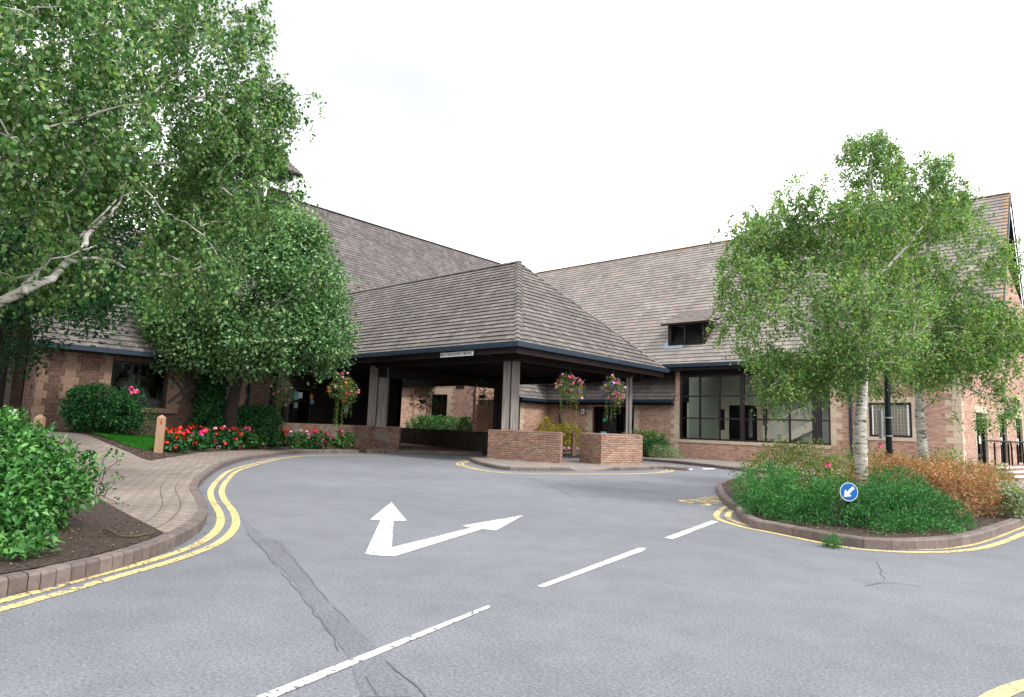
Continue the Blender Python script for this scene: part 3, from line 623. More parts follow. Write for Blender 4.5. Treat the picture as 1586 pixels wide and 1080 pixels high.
poly_mark('painted_arrow',[cr7(*p) for p in ((133,522),(262,245),(175,240),(350,95),(475,248),(368,250),(352,468),(1000,308),(930,290),(1437,202),(1205,330),(1095,318),(375,541),(250,536))],M['white'],'white two-headed arrow painted on the drive')
for px,lab in (([(395,1081),(756,938.5),(760,941.5),(745,948),(428,1081)],'long white dash nearest the camera'),([(832,908.5),(990,849),(1001,850),(996,854),(842,911)],'white dash right of the painted arrow'),([(1029,833.5),(1102,807),(1113,808.5),(1042,836)],'white dash beside the planted island'),
    ([(1049,726.5),(1073,726.2),(1073,728),(1050,728.3)],'far white dash left of three'),([(1088,725.7),(1107,725.2),(1107,727),(1089,727.5)],'far white dash middle of three'),([(1120,724.8),(1135,724.3),(1136,726),(1121,726.5)],'far white dash right of three')):
    poly_mark('road_dash',px,M['white'],lab)
# PARKING, painted to be read from the far side
fc=bpy.data.curves.new('parking_word','FONT'); fc.body='PARKING'; fc.size=1; fc.space_character=1.08; fc.offset=.004
fo=bpy.data.objects.new('tmp',fc); COL.objects.link(fo); bpy.context.view_layer.update(); dg=bpy.context.evaluated_depsgraph_get(); me=bpy.data.meshes.new_from_object(fo.evaluated_get(dg)); bpy.data.objects.remove(fo)
gbl=G(1048,776); nend=G(1100,768.8); gtop=G(1092,783)  # foot of the G, direction of the word, head of the letters
xs=[v.co.x for v in me.vertices]; ys=[v.co.y for v in me.vertices]; xmax=max(xs); hh=max(ys); xmin=min(xs)
ex=(gbl-nend).normalized(); up=(G(1092,783.4)-G(1049,775.8))*1.08; adv=.62
for v in me.vertices:
    q=gbl+ex*((v.co.x-xmax)*adv*1.0)+up*(v.co.y/hh); v.co=(q.x,q.y,.0045)
me.update(); 
if me.polygons[0].normal.z<0: me.flip_normals()
link('painted_word',me,plain('fresh_yellow_paint',(.58,.46,.2),.7,.06,20),kind=ST,label='yellow painted word PARKING, upside down from here')
# ================================================================== BUILDINGS
def guttermb(mb,a,b,h=.16,w=.14,out=None):
    mb.mark()
    a=Vector(a);b=Vector(b); d=(b-a).normalized(); o=Vector(out).normalized()
    mb.obox(a-Z0*h*.55,b-a,o*w,Z0*h)
    n=int((b-a).length/2)
    for i in range(1,n): mb.obox(a+d*2*i-Z0*(h*.55+.006),d*.06,o*(w+.008),Z0*(h+.008))
def caps(mb,a,b,r=.11,step=.4):
    a=Vector(a);b=Vector(b); n=max(1,int((b-a).length/step)); k=7
    for i in range(n):
        p=a.lerp(b,i/n); q=a.lerp(b,(i+.985)/n); d=(q-p).normalized(); s=d.cross(Z0).normalized(); u=s.cross(d)
        vs=[]
        for pp,rr in ((p,r*1.07),(q,r)):
            vs+=[pp+(s*math.cos(PI*j/(k-1))+u*math.sin(PI*j/(k-1))*.75)*rr-u*.03 for j in range(k)]
        mb.add(vs,[(j,j+1,k+j+1,k+j) for j in range(k-1)]+[list(range(k))[::-1],list(range(k,2*k))])
def quoins(mb,p,d,out,z0,z1,wide=.42,narrow=.28,h=.225,proud=.004,start=0):
    """alternating long and short blocks from p along d"""
    mb.mark()
    z=z0;i=start; p=Vector((p[0],p[1],0)); d=Vector(d).normalized(); o=Vector(out).normalized()
    while z<z1-.05:
        w=wide if i%2 else narrow; hh=min(h,z1-z); mb.obox(p-o*.03+Z0*z,d*w,o*(.03+proud),Z0*(hh-.008)); z+=h;i+=1
def window(parent,p,d,w,z0,z1,out,mull=(),trans=(),fw=.07,mw=.05,rec=.1,glass='glass',name='window',depth=.07,m='frame',thick=None):
    p=Vector((p[0],p[1],0)); d=Vector(d).normalized(); o=Vector(out).normalized(); q=p-o*rec; mb=MB()
    def bar(s0,s1,a,b,dp=depth,pr=0): mb.obox(q+d*s0+Z0*a+o*pr,d*(s1-s0),-o*dp,Z0*(b-a))
    bar(0,fw,z0,z1); bar(w-fw,w,z0,z1); bar(fw,w-fw,z0,z0+fw); bar(fw,w-fw,z1-fw,z1)
    for x in mull:
        ww=mw
        if isinstance(x,tuple): x,ww=x
        bar(x-ww/2,x+ww/2,z0+fw,z1-fw,depth*1.3,.006)
    for z in trans: bar(fw,w-fw,z-mw/2,z+mw/2,depth*.8,-.004)
    f=mb.build(name,M[m],parent)
    g=MB(); gq=q-o*depth*.5; g.add([gq+d*fw*.6+Z0*(z0+.02),gq+d*(w-fw*.6)+Z0*(z0+.02),gq+d*(w-fw*.6)+Z0*(z1-.02),gq+d*fw*.6+Z0*(z1-.02)],[(0,1,2,3)]); g.build('pane',M[glass],f)
    return f
def surround(mb,p,d,out,w,z0,z1,sw=.2,sill=.14,lint=.22,proud=.012):
    mb.mark()
    p=Vector((p[0],p[1],0)); d=Vector(d).normalized(); o=Vector(out).normalized()
    mb.obox(p-d*(sw*.6)-o*.1+Z0*(z0-sill),d*(w+sw*1.2),o*(.1+proud+.03),Z0*(sill-.004))
    mb.obox(p-d*sw-o*.1+Z0*z1,d*(w+2*sw),o*(.1+proud),Z0*lint)
    z=z0;i=0
    while z<z1-.01:
        h=min(.225,z1-z); k=sw*(1.35 if i%2 else .7)
        mb.obox(p-d*k-o*.1+Z0*z,d*k,o*(.1+proud),Z0*(h-.006)); mb.obox(p+d*w-o*.1+Z0*z,d*k,o*(.1+proud),Z0*(h-.006)); z+=h;i+=1
U=Vector((-1,0,0)); T=Vector((0,1,0)); nT=-T; nU=-U   # u+ is to the left; facades look towards -t or -u
# ---------------- right wing
rw=empty('brick_building',W(6,4,0),label='long brick wing on the right with a wide staircase window and steep tiled roof',cat='building')
w=MB()
wall(w,W(11.3,0,0),W(0,0,0),0,4.28,nT,.3,ops=[(11.3-11.08,11.3-4.42,.97,4.24),(11.3-3.02,11.3-1.56,1.38,2.69)])
wall(w,W(19.3,0,0),W(11.305,0,0),0,2.9,nT,.3,ops=[(19.3-16.05,19.3-13.55,.0,2.46)])
# gable wall is canted
gd=(R0*math.sin(math.radians(50))+F0*math.cos(math.radians(50))).normalized(); go=Vector((gd.y,-gd.x,0)); 
if go.dot(R0)<0 and go.dot(-F0)<0: go=-go
if go.dot(Vector((CAM.x,CAM.y,0))-W(0,0,0))<0: go=-go
def onG(px,py):
    r=ray(px,py); n=go; k=(W(0,0,0)-CAM).dot(n)/r.dot(n); q=CAM+r*k; return (q-W(0,0,q.z)).dot(gd),q.z
gw=[]
for a,b,top in ((1513.5,1527.5,641),(1549.5,1558,645),(1575.5,1582.5,649)):
    s0=onG(a,700)[0]; s1,zt=onG(b,top); gw.append((s0,s1,.5,zt))
s0=onG(1575.5,640)[0]; s1=onG(1580.5,640)[0]; zz=(onG(1578,632)[1],onG(1578,619.5)[1]); gw.append((s0,s1,zz[0],zz[1]))
wall(w,W(0,0,0)+gd*.005,W(0,0,0)+gd*13,0,4.28,go,.3,ops=gw)
w.build('wall',M['brick'],rw)
gb=MB()
def gp(s,z,dd=0): q=W(0,0,0)+gd*s-go*dd; return Vector((q.x,q.y,z))
gb.add([gp(0,4.285,.002),gp(13,4.285,.002),gp(13,5.4,.002),gp(7.1,9.2,.002),gp(5.3,9.2,.002)],[(0,1,2,3,4)] if (gp(1,0)-gp(0,0)).cross(Z0).dot(go)>0 else [(4,3,2,1,0)]); gb.build('gable_wall',M['brick'],rw)
tb=MB(); tb.add([gp(5.2,9.2,.03),gp(7.2,9.2,.03),gp(7,11.8,.03)],[(0,1,2)]); tb.add([W(-.55,0,4.3),W(-.55,14,4.3),W(-.55,7,11.9)],[(0,1,2)]); tb.build('gable_boarding',M['dktimber'],rw)  # verge overhang's shade is put into the boarding's dark colour
q=MB()
quoins(q,W(0,0,0),U,nT,.1,4.2,.5,.28); quoins(q,W(0,0,0),gd,go,.1,4.2,.28,.12)
quoins(q,W(11.1,0,0),U,nT,.1,2.75,.42,.26); quoins(q,W(13.53,0,0),-U,nT,.1,2.6,.3,.2); quoins(q,W(16.07,0,0),U,nT,.1,2.6,.42,.26)
q.mark(); q.obox(W(4.4,0.03,.83),U*6.9,nT*.07,Z0*.135); q.mark()
zz=.97;i=0
while zz<3.9: q.obox(W(4.4,.03,zz),-U*(.42 if i%2 else .2),nT*.036,Z0*.22); zz+=.225;i+=1
q.mark(); q.obox(W(5.6,.02,.2),-U*.42,nT*.025,Z0*.62)
surround(q,W(3.02,0,0),-U,nT,1.46,1.38,2.69,.22)
for a,b,c_,e in gw[:3]: surround(q,gp(a,0),gd,go,b-a,c_,e,.13,.1,.25)
a,b,c_,e=gw[3]; surround(q,gp(a,0),gd,go,b-a,c_,e,.15,.15,.2)
q.build('stone_quoin',M['stone'],rw)
# raised main roof
re_,rt_,rz0,rz1=-.6,7.0,4.38,12.35
tm=MB(); tiles(tm,[W(-1.25,re_,rz0),W(20,re_,rz0),W(20,rt_,rz1),W(-1.25,rt_,rz1)],.27,.33,seed=3); tiles(tm,[W(20.003,2,7.107),W(38,2,7.107),W(38,rt_,rz1),W(20.003,rt_,rz1)],.27,.33,seed=4)
rf=tm.build('roof',M['tiler'],rw)
dk=MB(); deck(dk,[W(-1.22,re_,rz0),W(20,re_,rz0),W(20,rt_,rz1),W(-1.22,rt_,rz1)],.14); dk.mark(); deck(dk,[W(20,2,7.107),W(38,2,7.107),W(38,rt_,rz1),W(20,rt_,rz1)],.14); dk.mark()
deck(dk,[W(-1.22,rt_,rz1),W(.4,rt_,rz1),W(.4,14.6,rz0),W(-1.22,14.6,rz0)],.14); dk.mark().obox(W(12,.2,4.95),-U*11.5,(0,6.6,6.92),Z0*.03); dk.mark(); deck(dk,[W(13,rt_,rz1),W(38,rt_,rz1),W(38,14.6,rz0),W(13,14.6,rz0)],.14)  # unseen gap left in the rear slope to let daylight into the room
dk.mark().obox(W(20,re_+.02,4.16),-U*21.2,T*.9,Z0*.05); dk.mark().obox(W(20,re_+.001,4.15),-U*21.2,T*.02,Z0*.3)   # soffit and fascia
dk.build('roof_deck',M['soffit'],rw)
cm=MB(); caps(cm,W(37,rt_,rz1+.03),W(-1.27,rt_,rz1+.03)); cm.build('ridge_tile',M['tiler'],rw)
g=MB(); guttermb(g,W(12.05,re_,rz0),W(-1.2,re_,rz0),.17,.14,nT)
g.build('gutter',M['gutter'],rw)
bb=MB(); bb.obox(W(-1.25,re_,rz0-.22),(0,rt_-re_,rz1-rz0),nU*.05,Z0*.24); bb.obox(W(-1.25,rt_,rz1-.22),(0,7.6,rz0-rz1),nU*.05,Z0*.24)
bb.build('bargeboard',M['gutter'],rw)
pu=MB(); 
for t_ in (2,4.5): pu.mark().obox(W(-1.22,t_,rz0+(t_-re_)*1.0487-.42),U*.7,T*.25,Z0*.25)
pu.build('purlin_end',M['dktimber'],rw)
# low lean-to roof left of the wide window, with the inner corner
lt=MB(); tiles(lt,[W(11.28,-.3,2.75),W(18.8,-.3,2.75),W(20.0,.95,4.3),W(11.28,.95,4.3)],.27,.33,seed=5)
tiles(lt,[W(18.8,-.3,2.75),W(18.8,-2.6,2.75),W(20.0,-2.6,4.3),W(20.0,.95,4.3)],.27,.33,seed=6)
lr=lt.build('low_roof',M['tile'],rw)
ld=MB(); deck(ld,[W(11.3,-.3,2.75),W(18.8,-.3,2.75),W(20.0,.95,4.3),W(11.3,.95,4.3)],.1); ld.mark().obox(W(11.275,.003,2.76),-U*.18,T*1,Z0*1.5); ld.mark(); deck(ld,[W(18.8,-.3,2.75),W(18.8,-2.55,2.75),W(20,-2.55,4.3),W(20,.95,4.3)],.1); ld.mark().obox(W(18.85,-.28,2.55),-U*7.5,T*.3,Z0*.12); ld.mark().obox(W(18.85,-2.6,2.55),nU*.0+U*.4,T*2.3,Z0*.12); ld.mark().obox(W(20,.97,4.0),-U*8.7,T*.05,Z0*1.8); ld.build('low_roof_deck',M['soffit'],rw)
g=MB(); guttermb(g,W(18.8,-.3,2.75),W(11.35,-.3,2.75),.15,.12,nT); guttermb(g,W(18.8,-2.6,2.75),W(18.8,-.42,2.75),.15,.12,nU); g.build('gutter',M['gutter'],rw)
def pipe(parent,a,z0,z1,r=.045,out=nT,m='gutter'):
    mb=MB(); a=Vector((a[0],a[1],0))+Vector(out)*.07; mb.tube([a+Z0*z0,a+Z0*(z1-.3),a+Z0*z1+Vector(out)*.12],r,10)
    z=z0+.4
    while z<z1-.3: mb.obox(a-Vector(out)*.07+Z0*z-Vector((.07,.07,0)),(.14,0,0),(0,.14,0),Z0*.04); z+=1.1
    mb.build('downpipe',M[m],parent,smooth=False)
pipe(rw,W(18.15,0,0),.1,2.7); pipe(rw,W(3.66,0,0),.1,4.25,.055)
tbm=MB(); tbm.obox(W(11.08,.04,3.95),-U*6.66,T*.1,Z0*.29); tbm.build('shade_board',M['dktimber'],rw)  # dark board added for the shade in the band over the wide window
# wide window
ww=window(rw,W(11.08,0,0),-U,6.66,.97,3.95,nT,mull=[1.0,1.95,(3.0,.2),4.02,5.03,(6.12,.36)],trans=[1.96,2.98],fw=.08,mw=.065,rec=.05)
window(rw,W(3.02,0,0),-U,1.46,1.38,2.69,nT,mull=[],trans=[],fw=.08,rec=.08)
ct=MB(); n=60; vs=[]
for i in range(n+1):
    x=.1+1.26*i/n; d_=.16+.018*math.sin(i*1.35)+.01*math.sin(i*.5); vs+=[W(3.02-x,d_,1.42),W(3.02-x,d_,2.66)]
ct.add(vs,[(2*i,2*i+2,2*i+3,2*i+1) for i in range(n)]); ct.build('curtain',M['curtain'],rw)
lt2=MB()
for i in range(1,14): lt2.obox(W(2.98-i*.103,.105,1.45),-U*.004,nT*.004,Z0*1.18)
for i in range(1,9): lt2.obox(W(2.96,.105,1.42+i*.145),-U*1.34,nT*.004,Z0*.004)
for s_ in (.10,1.30): lt2.obox(W(3.02-s_,.1,1.46),-U*.045,nT*.008,Z0*1.15)
lt2.build('leaded_light',M['whitep'],rw)
for a,b,c_,e in gw[:3]: window(rw,gp(a,0),gd,b-a,c_,e,go,mull=[(b-a)/2],trans=[c_+.35,c_+.9,c_+1.45],fw=.05,mw=.03,rec=.07,glass='dkglass')
a,b,c_,e=gw[3]; window(rw,gp(a,0),gd,b-a,c_,e,go,fw=.05,rec=.07,glass='dkglass')
nb=MB()
for a,b,c_,e in gw[:3]: nb.mark().obox(gp((a+b)/2-.1,c_+.75,-.0)-go*.08,gd*.22,go*.01,Z0*.3)
nb.build('window_notice',M['whitep'],rw)
# door pair
dr=window(rw,W(16.05,0,0),-U,2.5,.1,2.46,nT,mull=[(1.0,.14),(1.95,.12)],trans=[],fw=.12,rec=.1,glass='dkglass',name='door')
db=MB()
for x in (.33,.56,.78,1.22,1.42,1.62,1.8):
    db.obox(W(16.05-x,.13,.25),-U*.02,nT*.02,Z0*2.1)
for z in (.75,1.2,1.65,2.1): db.obox(W(16.05-.12,.125,z),-U*1.75,nT*.02,Z0*.022)
db.obox(W(16.05-.12,.12,.1),-U*2.26,nT*.03,Z0*.3); db.obox(W(16.05-2.0,.11,1.9),-U*.4,nT*.03,Z0*.45); db.build('glazing_bar',M['frame'],dr)
for x,z,ww_,hh_,mm in ((.62,1.72,.2,.14,'exitgreen'),(.5,.98,.34,.2,'notice')):
    if mm not in M: M[mm]=plain(mm+'_face',(.02,.42,.18) if mm=='exitgreen' else (.35,.6,.75),.4,.05)
    MB().obox(W(16.05-x,.09,z),-U*ww_,nT*.008,Z0*hh_).build('door_notice',M[mm],dr)
# flooring, back wall and rooms behind the openings
rm=MB(); 
rm.obox(W(12,4.6,.1),-U*12,T*.12,Z0*6.2); rm.mark().obox(W(11.2,1.0,.1),-U*.1,T*4.3,Z0*4.1); rm.mark().obox(W(.6,.3,.1),-U*.1,T*4.3,Z0*4.1); rm.build('inner_wall',M['inside'],rw)
MB().obox(W(12,.3,.03),-U*12,T*5,Z0*.09).build('inner_floor',M['floorin'],rw)
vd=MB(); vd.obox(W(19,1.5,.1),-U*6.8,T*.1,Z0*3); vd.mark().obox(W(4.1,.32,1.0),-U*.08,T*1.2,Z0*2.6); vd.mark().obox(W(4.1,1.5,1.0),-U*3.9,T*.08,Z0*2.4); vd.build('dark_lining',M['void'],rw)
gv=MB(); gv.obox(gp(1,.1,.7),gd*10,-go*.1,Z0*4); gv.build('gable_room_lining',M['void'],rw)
# inner doorway and stair seen through the wide window (back plane t=4.5)
bw=MB()
def bp(px,py,t=4.52): return onT(px,py,t)
def rectT(mb,px0,py0,px1,py1,t,th=.06):
    a=bp(px0,py1,t); b=bp(px1,py0,t); mb.obox((a.x,t,max(a.z,.12)),(b.x-a.x,0,0),(0,th,0),(0,0,b.z-max(a.z,.12)))
for r_ in ((1103,626,1108,690),(1103,623,1196,627.5),(1126,628,1129,690),(1173,628,1177,690),(1190,628,1196,690)): rectT(bw,*r_,4.48)
rectT(bw,1108,628,1126,690,4.52,.04); rectT(bw,1177,628,1190,690,4.52,.04); bw.build('inner_door_frame',M['cream'],rw)
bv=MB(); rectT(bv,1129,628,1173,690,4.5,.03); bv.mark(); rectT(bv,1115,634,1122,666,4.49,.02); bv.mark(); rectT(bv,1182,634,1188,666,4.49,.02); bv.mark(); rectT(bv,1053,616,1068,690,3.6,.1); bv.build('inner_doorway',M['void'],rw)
sc_=empty('staircase',bp(1225,690,2.6),label='cream staircase with spindles behind the wide window',cat='staircase')
st=MB()
a0=bp(1180,692,1.5);a1=bp(1262,652,1.5); a0.z=max(a0.z,.25)
st.obox(a0+Z0*.05,(a1-a0),T*.9,Z0*-.4); st.build('stair_string',M['cream'],sc_)
sp_=MB(); hn=MB(); nsp=22
for i in range(nsp+1):
    p=a0.lerp(a1,i/nsp); sp_.tube([p,p+Z0*.42,p+Z0*.8],[.02,.032,.02],6)
sp_.build('spindle',M['cream'],sc_); hn.obox(a0+Z0*.8,(a1-a0),T*.07,Z0*.08); hn.build('handrail',M['cream'],sc_)
# wall lantern, oval
wl=empty('wall_light',W(16.62,-.06,2.2),label='oval black bulkhead light with a cross guard on the brick by the door',cat='wall light')
c0=W(16.62,0,2.2); ov=MB(); k=20
for (r1,r2,y0,y1,mb_) in ((.15,.19,0,-.06,ov),):
    vs=[];
    for yy,s_ in ((0,1),(-.05,1),(-.07,.88)): vs+=[c0+Vector((r1*s_*math.cos(2*PI*j/k),yy,r2*s_*math.sin(2*PI*j/k))) for j in range(k)]
    mb_.add(vs,[(i*k+j,i*k+(j+1)%k,(i+1)*k+(j+1)%k,(i+1)*k+j) for i in range(2) for j in range(k)])
ov.obox(c0+Vector((-.012,-.1,-.17)),(.024,0,0),(0,.02,0),(0,0,.34)); ov.obox(c0+Vector((-.13,-.1,-.012)),(.26,0,0),(0,.019,0),(0,0,.024)); ov.build('rim',M['black'],wl)
gg=MB(); vs=[c0+Vector((.13*math.cos(2*PI*j/k),-.065,.165*math.sin(2*PI*j/k))) for j in range(k)]+[c0+Vector((0,-.095,0))]; gg.add(vs,[(j,(j+1)%k,k) for j in range(k)]); gg.build('diffuser',M['whitep'],wl)
# dormer on the main roof
def onroof(px,py):
    r=ray(px,py); n=Vector((0,-1.0487,1)).normalized(); k=(W(0,re_,rz0)-CAM).dot(n)/r.dot(n); return CAM+r*k
pl=onroof(1043,537); tf=pl.y; zb=pl.z
xl=onT(1037.5,520,tf).x; xr=onT(1090,520,tf).x; zt=onT(1060,500.5,tf).z
dm=MB(); back=tf+(zt+.9-zb)/1.0487+.3
roofz=lambda t_: rz0+(t_-re_)*1.0487
ttop=tf+1.9
ex0,ex1=xl-.35,xr+.35
apz=roofz(ttop)
tiles(dm,[(ex0,tf-.3,zt-.02),(ex1,tf-.3,zt-.02),(ex1-.45,ttop,apz+.06),(ex0,ttop,apz+.06)],.27,.33,seed=9)
tiles(dm,[(ex1,tf-.3,zt-.02),(ex1,tf+.9,max(zt,roofz(tf+.9))+.05),(ex1-.45,ttop,apz+.06)],.27,.33,seed=10)
dmr=dm.build('dormer_roof',M['tiler'],rw)
dd=MB(); dd.obox((ex0,tf-.3,zt-.1),(ex1-ex0,0,0),(0,1.3,.35),(0,0,.06)); dd.obox((xl-.1,tf,zb-.3),(.1,0,0),(0,1.6,0),(0,0,zt-zb+.3)); dd.obox((xr,tf,zb-.3),(.1,0,0),(0,1.6,0),(0,0,zt-zb+.3)); dd.obox((xl,tf+1.2,zb-.2),(xr-xl,0,0),(0,.05,0),(0,0,1.6)); dd.build('dormer_cheek',M['dktimber'],dmr)
fl=MB(); fl.obox((xl-.25,tf-.16,roofz(tf-.16)+.045),((xr-xl)*.55,0,0),(0,.17,.178),(0,0,.02)); fl.obox((xl-.28,tf-.1,roofz(tf-.1)+.05),(.16,0,0),(0,.45,.47),(0,0,.03)); fl.build('lead_flashing',M['lead'],dmr)
window(rw,(xl,tf,0),(1,0,0),xr-xl,zb,zt-.05,nT,mull=[(xr-xl)*.45],fw=.07,mw=.07,rec=-.02,glass='dkglass',name='dormer_window')
# ---------------- hall
hl=empty('brick_building',W(28,-4,0),label='tall hall behind the canopy under a huge dark tiled roof',cat='building')
he,hr,hz0,hz1=31.0,40.0,3.9,17.4; t0_,t1_=-12,24.0
hm=MB(); tiles(hm,[W(he,t0_,hz0),W(hr,t0_,hz1),W(hr,t1_,hz1),W(he,t1_,hz0)],.27,.33,seed=11); hm.build('roof',M['tileh'],hl)
hd=MB(); deck(hd,[W(he,t0_,hz0),W(hr,t0_,hz1),W(hr,t1_,hz1),W(he,t1_,hz0)],.15); deck(hd,[W(49,t0_,hz0),W(hr,t0_,hz1),W(hr,t1_,hz1),W(49,t1_,hz0)],.15); hd.build('roof_deck',M['soffit'],hl)
cm=MB(); caps(cm,W(hr,t0_,hz1+.03),W(hr,t1_,hz1+.03)); cm.build('ridge_tile',M['tileh'],hl)
GT=2.2; wx0=-onT(668,640,GT).x; wx1=-onT(692,640,GT).x; wz0=1.2; wz1=onT(690,611,GT).z; ge=-onT(741,640,GT).x
hw=MB(); wall(hw,W(38,GT,0),W(ge,GT,0),0,7.3,nT,.3,ops=[(38-wx0,38-wx1,wz0,wz1)]); wall(hw,W(22.2,-2.3,0),W(19.055,-2.3,0),0,2.7,nT,.25); wall(hw,W(19.05,-2.3,0),W(19.05,.1,0),0,2.9,nU,.25); wall(hw,W(22.4,-2.3,0),W(22.4,3,0),0,4.2,nU,.2)
wall(hw,W(47,t0_+.3,0),W(31.6,t0_+.3,0),0,4,nT,.3); wall(hw,W(31.8,t0_,0),W(31.8,GT,0),0,5.4,nU,.3); hw.build('wall',M['brick'],hl)
q=MB(); surround(q,W(wx0,GT,0),-U,nT,wx0-wx1,wz0,wz1,.5,.14,.42); quoins(q,W(ge,GT,0),U,nT,.1,4.6,.75,.45); quoins(q,W(19.05,-2.3,0),U,nT,.1,2.65,.3,.2); quoins(q,W(19.05,-2.3,0),T,nU,.1,2.65,.35,.22,start=1); q.build('stone_quoin',M['stone'],hl)
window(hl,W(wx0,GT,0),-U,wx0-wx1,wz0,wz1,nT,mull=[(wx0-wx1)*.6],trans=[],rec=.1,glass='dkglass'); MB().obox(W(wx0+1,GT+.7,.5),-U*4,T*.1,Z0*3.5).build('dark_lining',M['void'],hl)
va=onT(706,602,GT-.04); vb_=onT(719,594,GT-.04); MB().obox(W(-va.x,GT-.03,va.z),(vb_.x-va.x,0,0),nT*.03,Z0*(vb_.z-va.z+.12)).build('vent_grille',M['frame'],hl)
p0_=onT(727,590,GT-.3); p1_=onT(743,610,GT-.3); vb=MB(); vb.obox(p0_,p1_-p0_,T*.3,Z0*.16); vb.build('bargeboard',M['dktimber'],hl)
lbm=MB(); tiles(lbm,[p1_+Vector((.0,.6,-.1)),p1_+Vector((5,.6,-.1)),p1_+Vector((5,3.5,3)),p1_+Vector((-1.2,3.5,3))],.27,.33,seed=77); lbm.build('low_roof',M['tileh'],hl)
pp_=onT(634,640,GT); pipe(hl,W(-pp_.x,GT,0),.1,5.0,.09)
# entrance wall in the recess under the canopy
ew=MB(); wall(ew,W(24.1,-15.9,0),W(24.1,-6.2,0),0,4.2,nU,.25,ops=[(1.0,4.4,.1,2.7)]); wall(ew,W(24.1,-6.2,0),W(31.9,-6.2,0),0,4.2,T,.25); wall(ew,W(19.4,-15.9,0),W(24.1,-15.9,0),0,3.2,T,.28); ew.build('entrance_wall',M['dktimber'],hl)
ed=window(hl,W(24.1,-14.9,0),T,3.4,.1,2.7,nU,mull=[(1.1,.1),(2.2,.1)],trans=[2.1],glass='dkglass',name='entrance_door',fw=.1)
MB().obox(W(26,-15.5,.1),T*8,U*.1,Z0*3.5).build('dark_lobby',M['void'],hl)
nt_=MB(); M['nblue']=plain('notice_blue',(.12,.3,.42),.5,.4,30); M['norange']=plain('notice_orange',(.55,.25,.06),.5,.3,30)
def posters(name,items,mname):
    b_=MB()
    for px,py,ww_,hh_ in items: q_=onU(px,py,24.0); b_.mark().obox((q_.x,q_.y,q_.z),(.012,0,0),(0,ww_,0),(0,0,hh_))
    b_.build(name,M[mname],hl)
posters('notice',[(455,619,.22,.38),(455,632,.2,.2),(480,626,.2,.2)],'nblue'); posters('notice',[(462,617,.2,.28),(533,640,.22,.42)],'signwhite'); posters('notice',[(480,619,.14,.26),(455,626,.2,.08)],'norange')
# cupola on the hall ridge
cu=W(40,-6.4,0); cz=18.9; cq=empty('roof_turret',cu+Z0*17.4,label='small tiled ventilator turret with white posts on the hall ridge behind the birch',cat='turret')
pb=MB()
for dx in (-1.05,.0,1.05):
    for dy in (-1.05,1.05): pb.mark().obox(cu+Vector((dx-.06,dy-.06,16.3)),(.16,0,0),(0,.16,0),Z0*(cz-16.3))
pb.build('post',M['whitep'],cq); MB().obox(cu+Vector((-.95,-.95,15.6)),(1.9,0,0),(0,1.9,0),Z0*1.9).build('base_box',M['dktimber'],cq)
tt=MB(); e_=1.5; cs=[cu+Vector((sx*e_,sy*e_,cz)) for sx,sy in ((-1,-1),(1,-1),(1,1),(-1,1))]; ap=cu+Z0*(cz+1.9)
for i in range(4): tiles(tt,[cs[i],cs[(i+1)%4],ap],.25,.3,seed=20+i)
tt.build('turret_roof',M['tile'],cq); dk=MB()
dk.obox(cu+Vector((-e_,-e_,cz-.1)),(2*e_,0,0),(0,2*e_,0),Z0*.1); dk.build('turret_soffit',M['soffit'],cq)
# ---------------- low left wing
lwg=empty('brick_building',W(21,-20,.4),label='low brick wing on the left behind the lawn with pink stone quoins',cat='building')
w=MB(); LW=19.4
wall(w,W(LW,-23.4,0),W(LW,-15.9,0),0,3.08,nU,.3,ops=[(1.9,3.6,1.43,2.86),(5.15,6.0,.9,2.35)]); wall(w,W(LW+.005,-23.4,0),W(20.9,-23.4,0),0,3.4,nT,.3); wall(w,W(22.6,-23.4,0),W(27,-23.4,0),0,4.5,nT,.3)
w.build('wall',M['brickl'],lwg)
q=MB()
for t_,d_,w1_,w2_ in ((-23.4,T,.26,.16),(-22.62,T,.26,.16),(-22.62,-T,.2,.12)): quoins(q,W(LW,t_,0),d_,nU,.45,3.0,w1_,w2_)
quoins(q,W(LW,-23.4,0),U,nT,.45,3.0,.3,.2); quoins(q,W(LW,-21.5,0),-T,nU,.45,3.0,.32,.2); quoins(q,W(LW,-19.8,0),T,nU,1.43,3.0,.5,.42); quoins(q,W(LW,-18.25,0),-T,nU,.3,3.0,.4,.26)
q.mark(); q.obox(W(LW,-18.25,2.35),T*1.3,nU*.012,Z0*.3); quoins(q,W(LW,-17.4,0),T,nU,.3,2.35,.42,.26); q.mark(); q.obox(W(LW-.0,-20.9,1.27),T*1.45,nU*.09,Z0*.15); q.build('stone_quoin',M['stonel'],lwg)
tm=MB(); tiles(tm,[W(19.0,-23.7,3.15),W(19.0,-15.6,3.15),W(24,-15.6,8.4),W(24,-23.7,8.4)],.24,.33,seed=31); tm.build('roof',M['tile'],lwg)
dk=MB(); deck(dk,[W(19.0,-23.65,3.15),W(19.0,-15.6,3.15),W(24,-15.6,8.4),W(24,-23.65,8.4)],.15); deck(dk,[W(29,-23.65,3.15),W(29,-15.6,3.15),W(24,-15.6,8.4),W(24,-23.65,8.4)],.15); dk.obox(W(19.4,-23.6,3.0),nU*.36,T*8,Z0*.05); dk.build('roof_deck',M['soffit'],lwg)
g=MB(); guttermb(g,W(19.0,-23.7,3.12),W(19.0,-15.7,3.12),.15,.12,nU); g.build('gutter',M['gutter'],lwg)
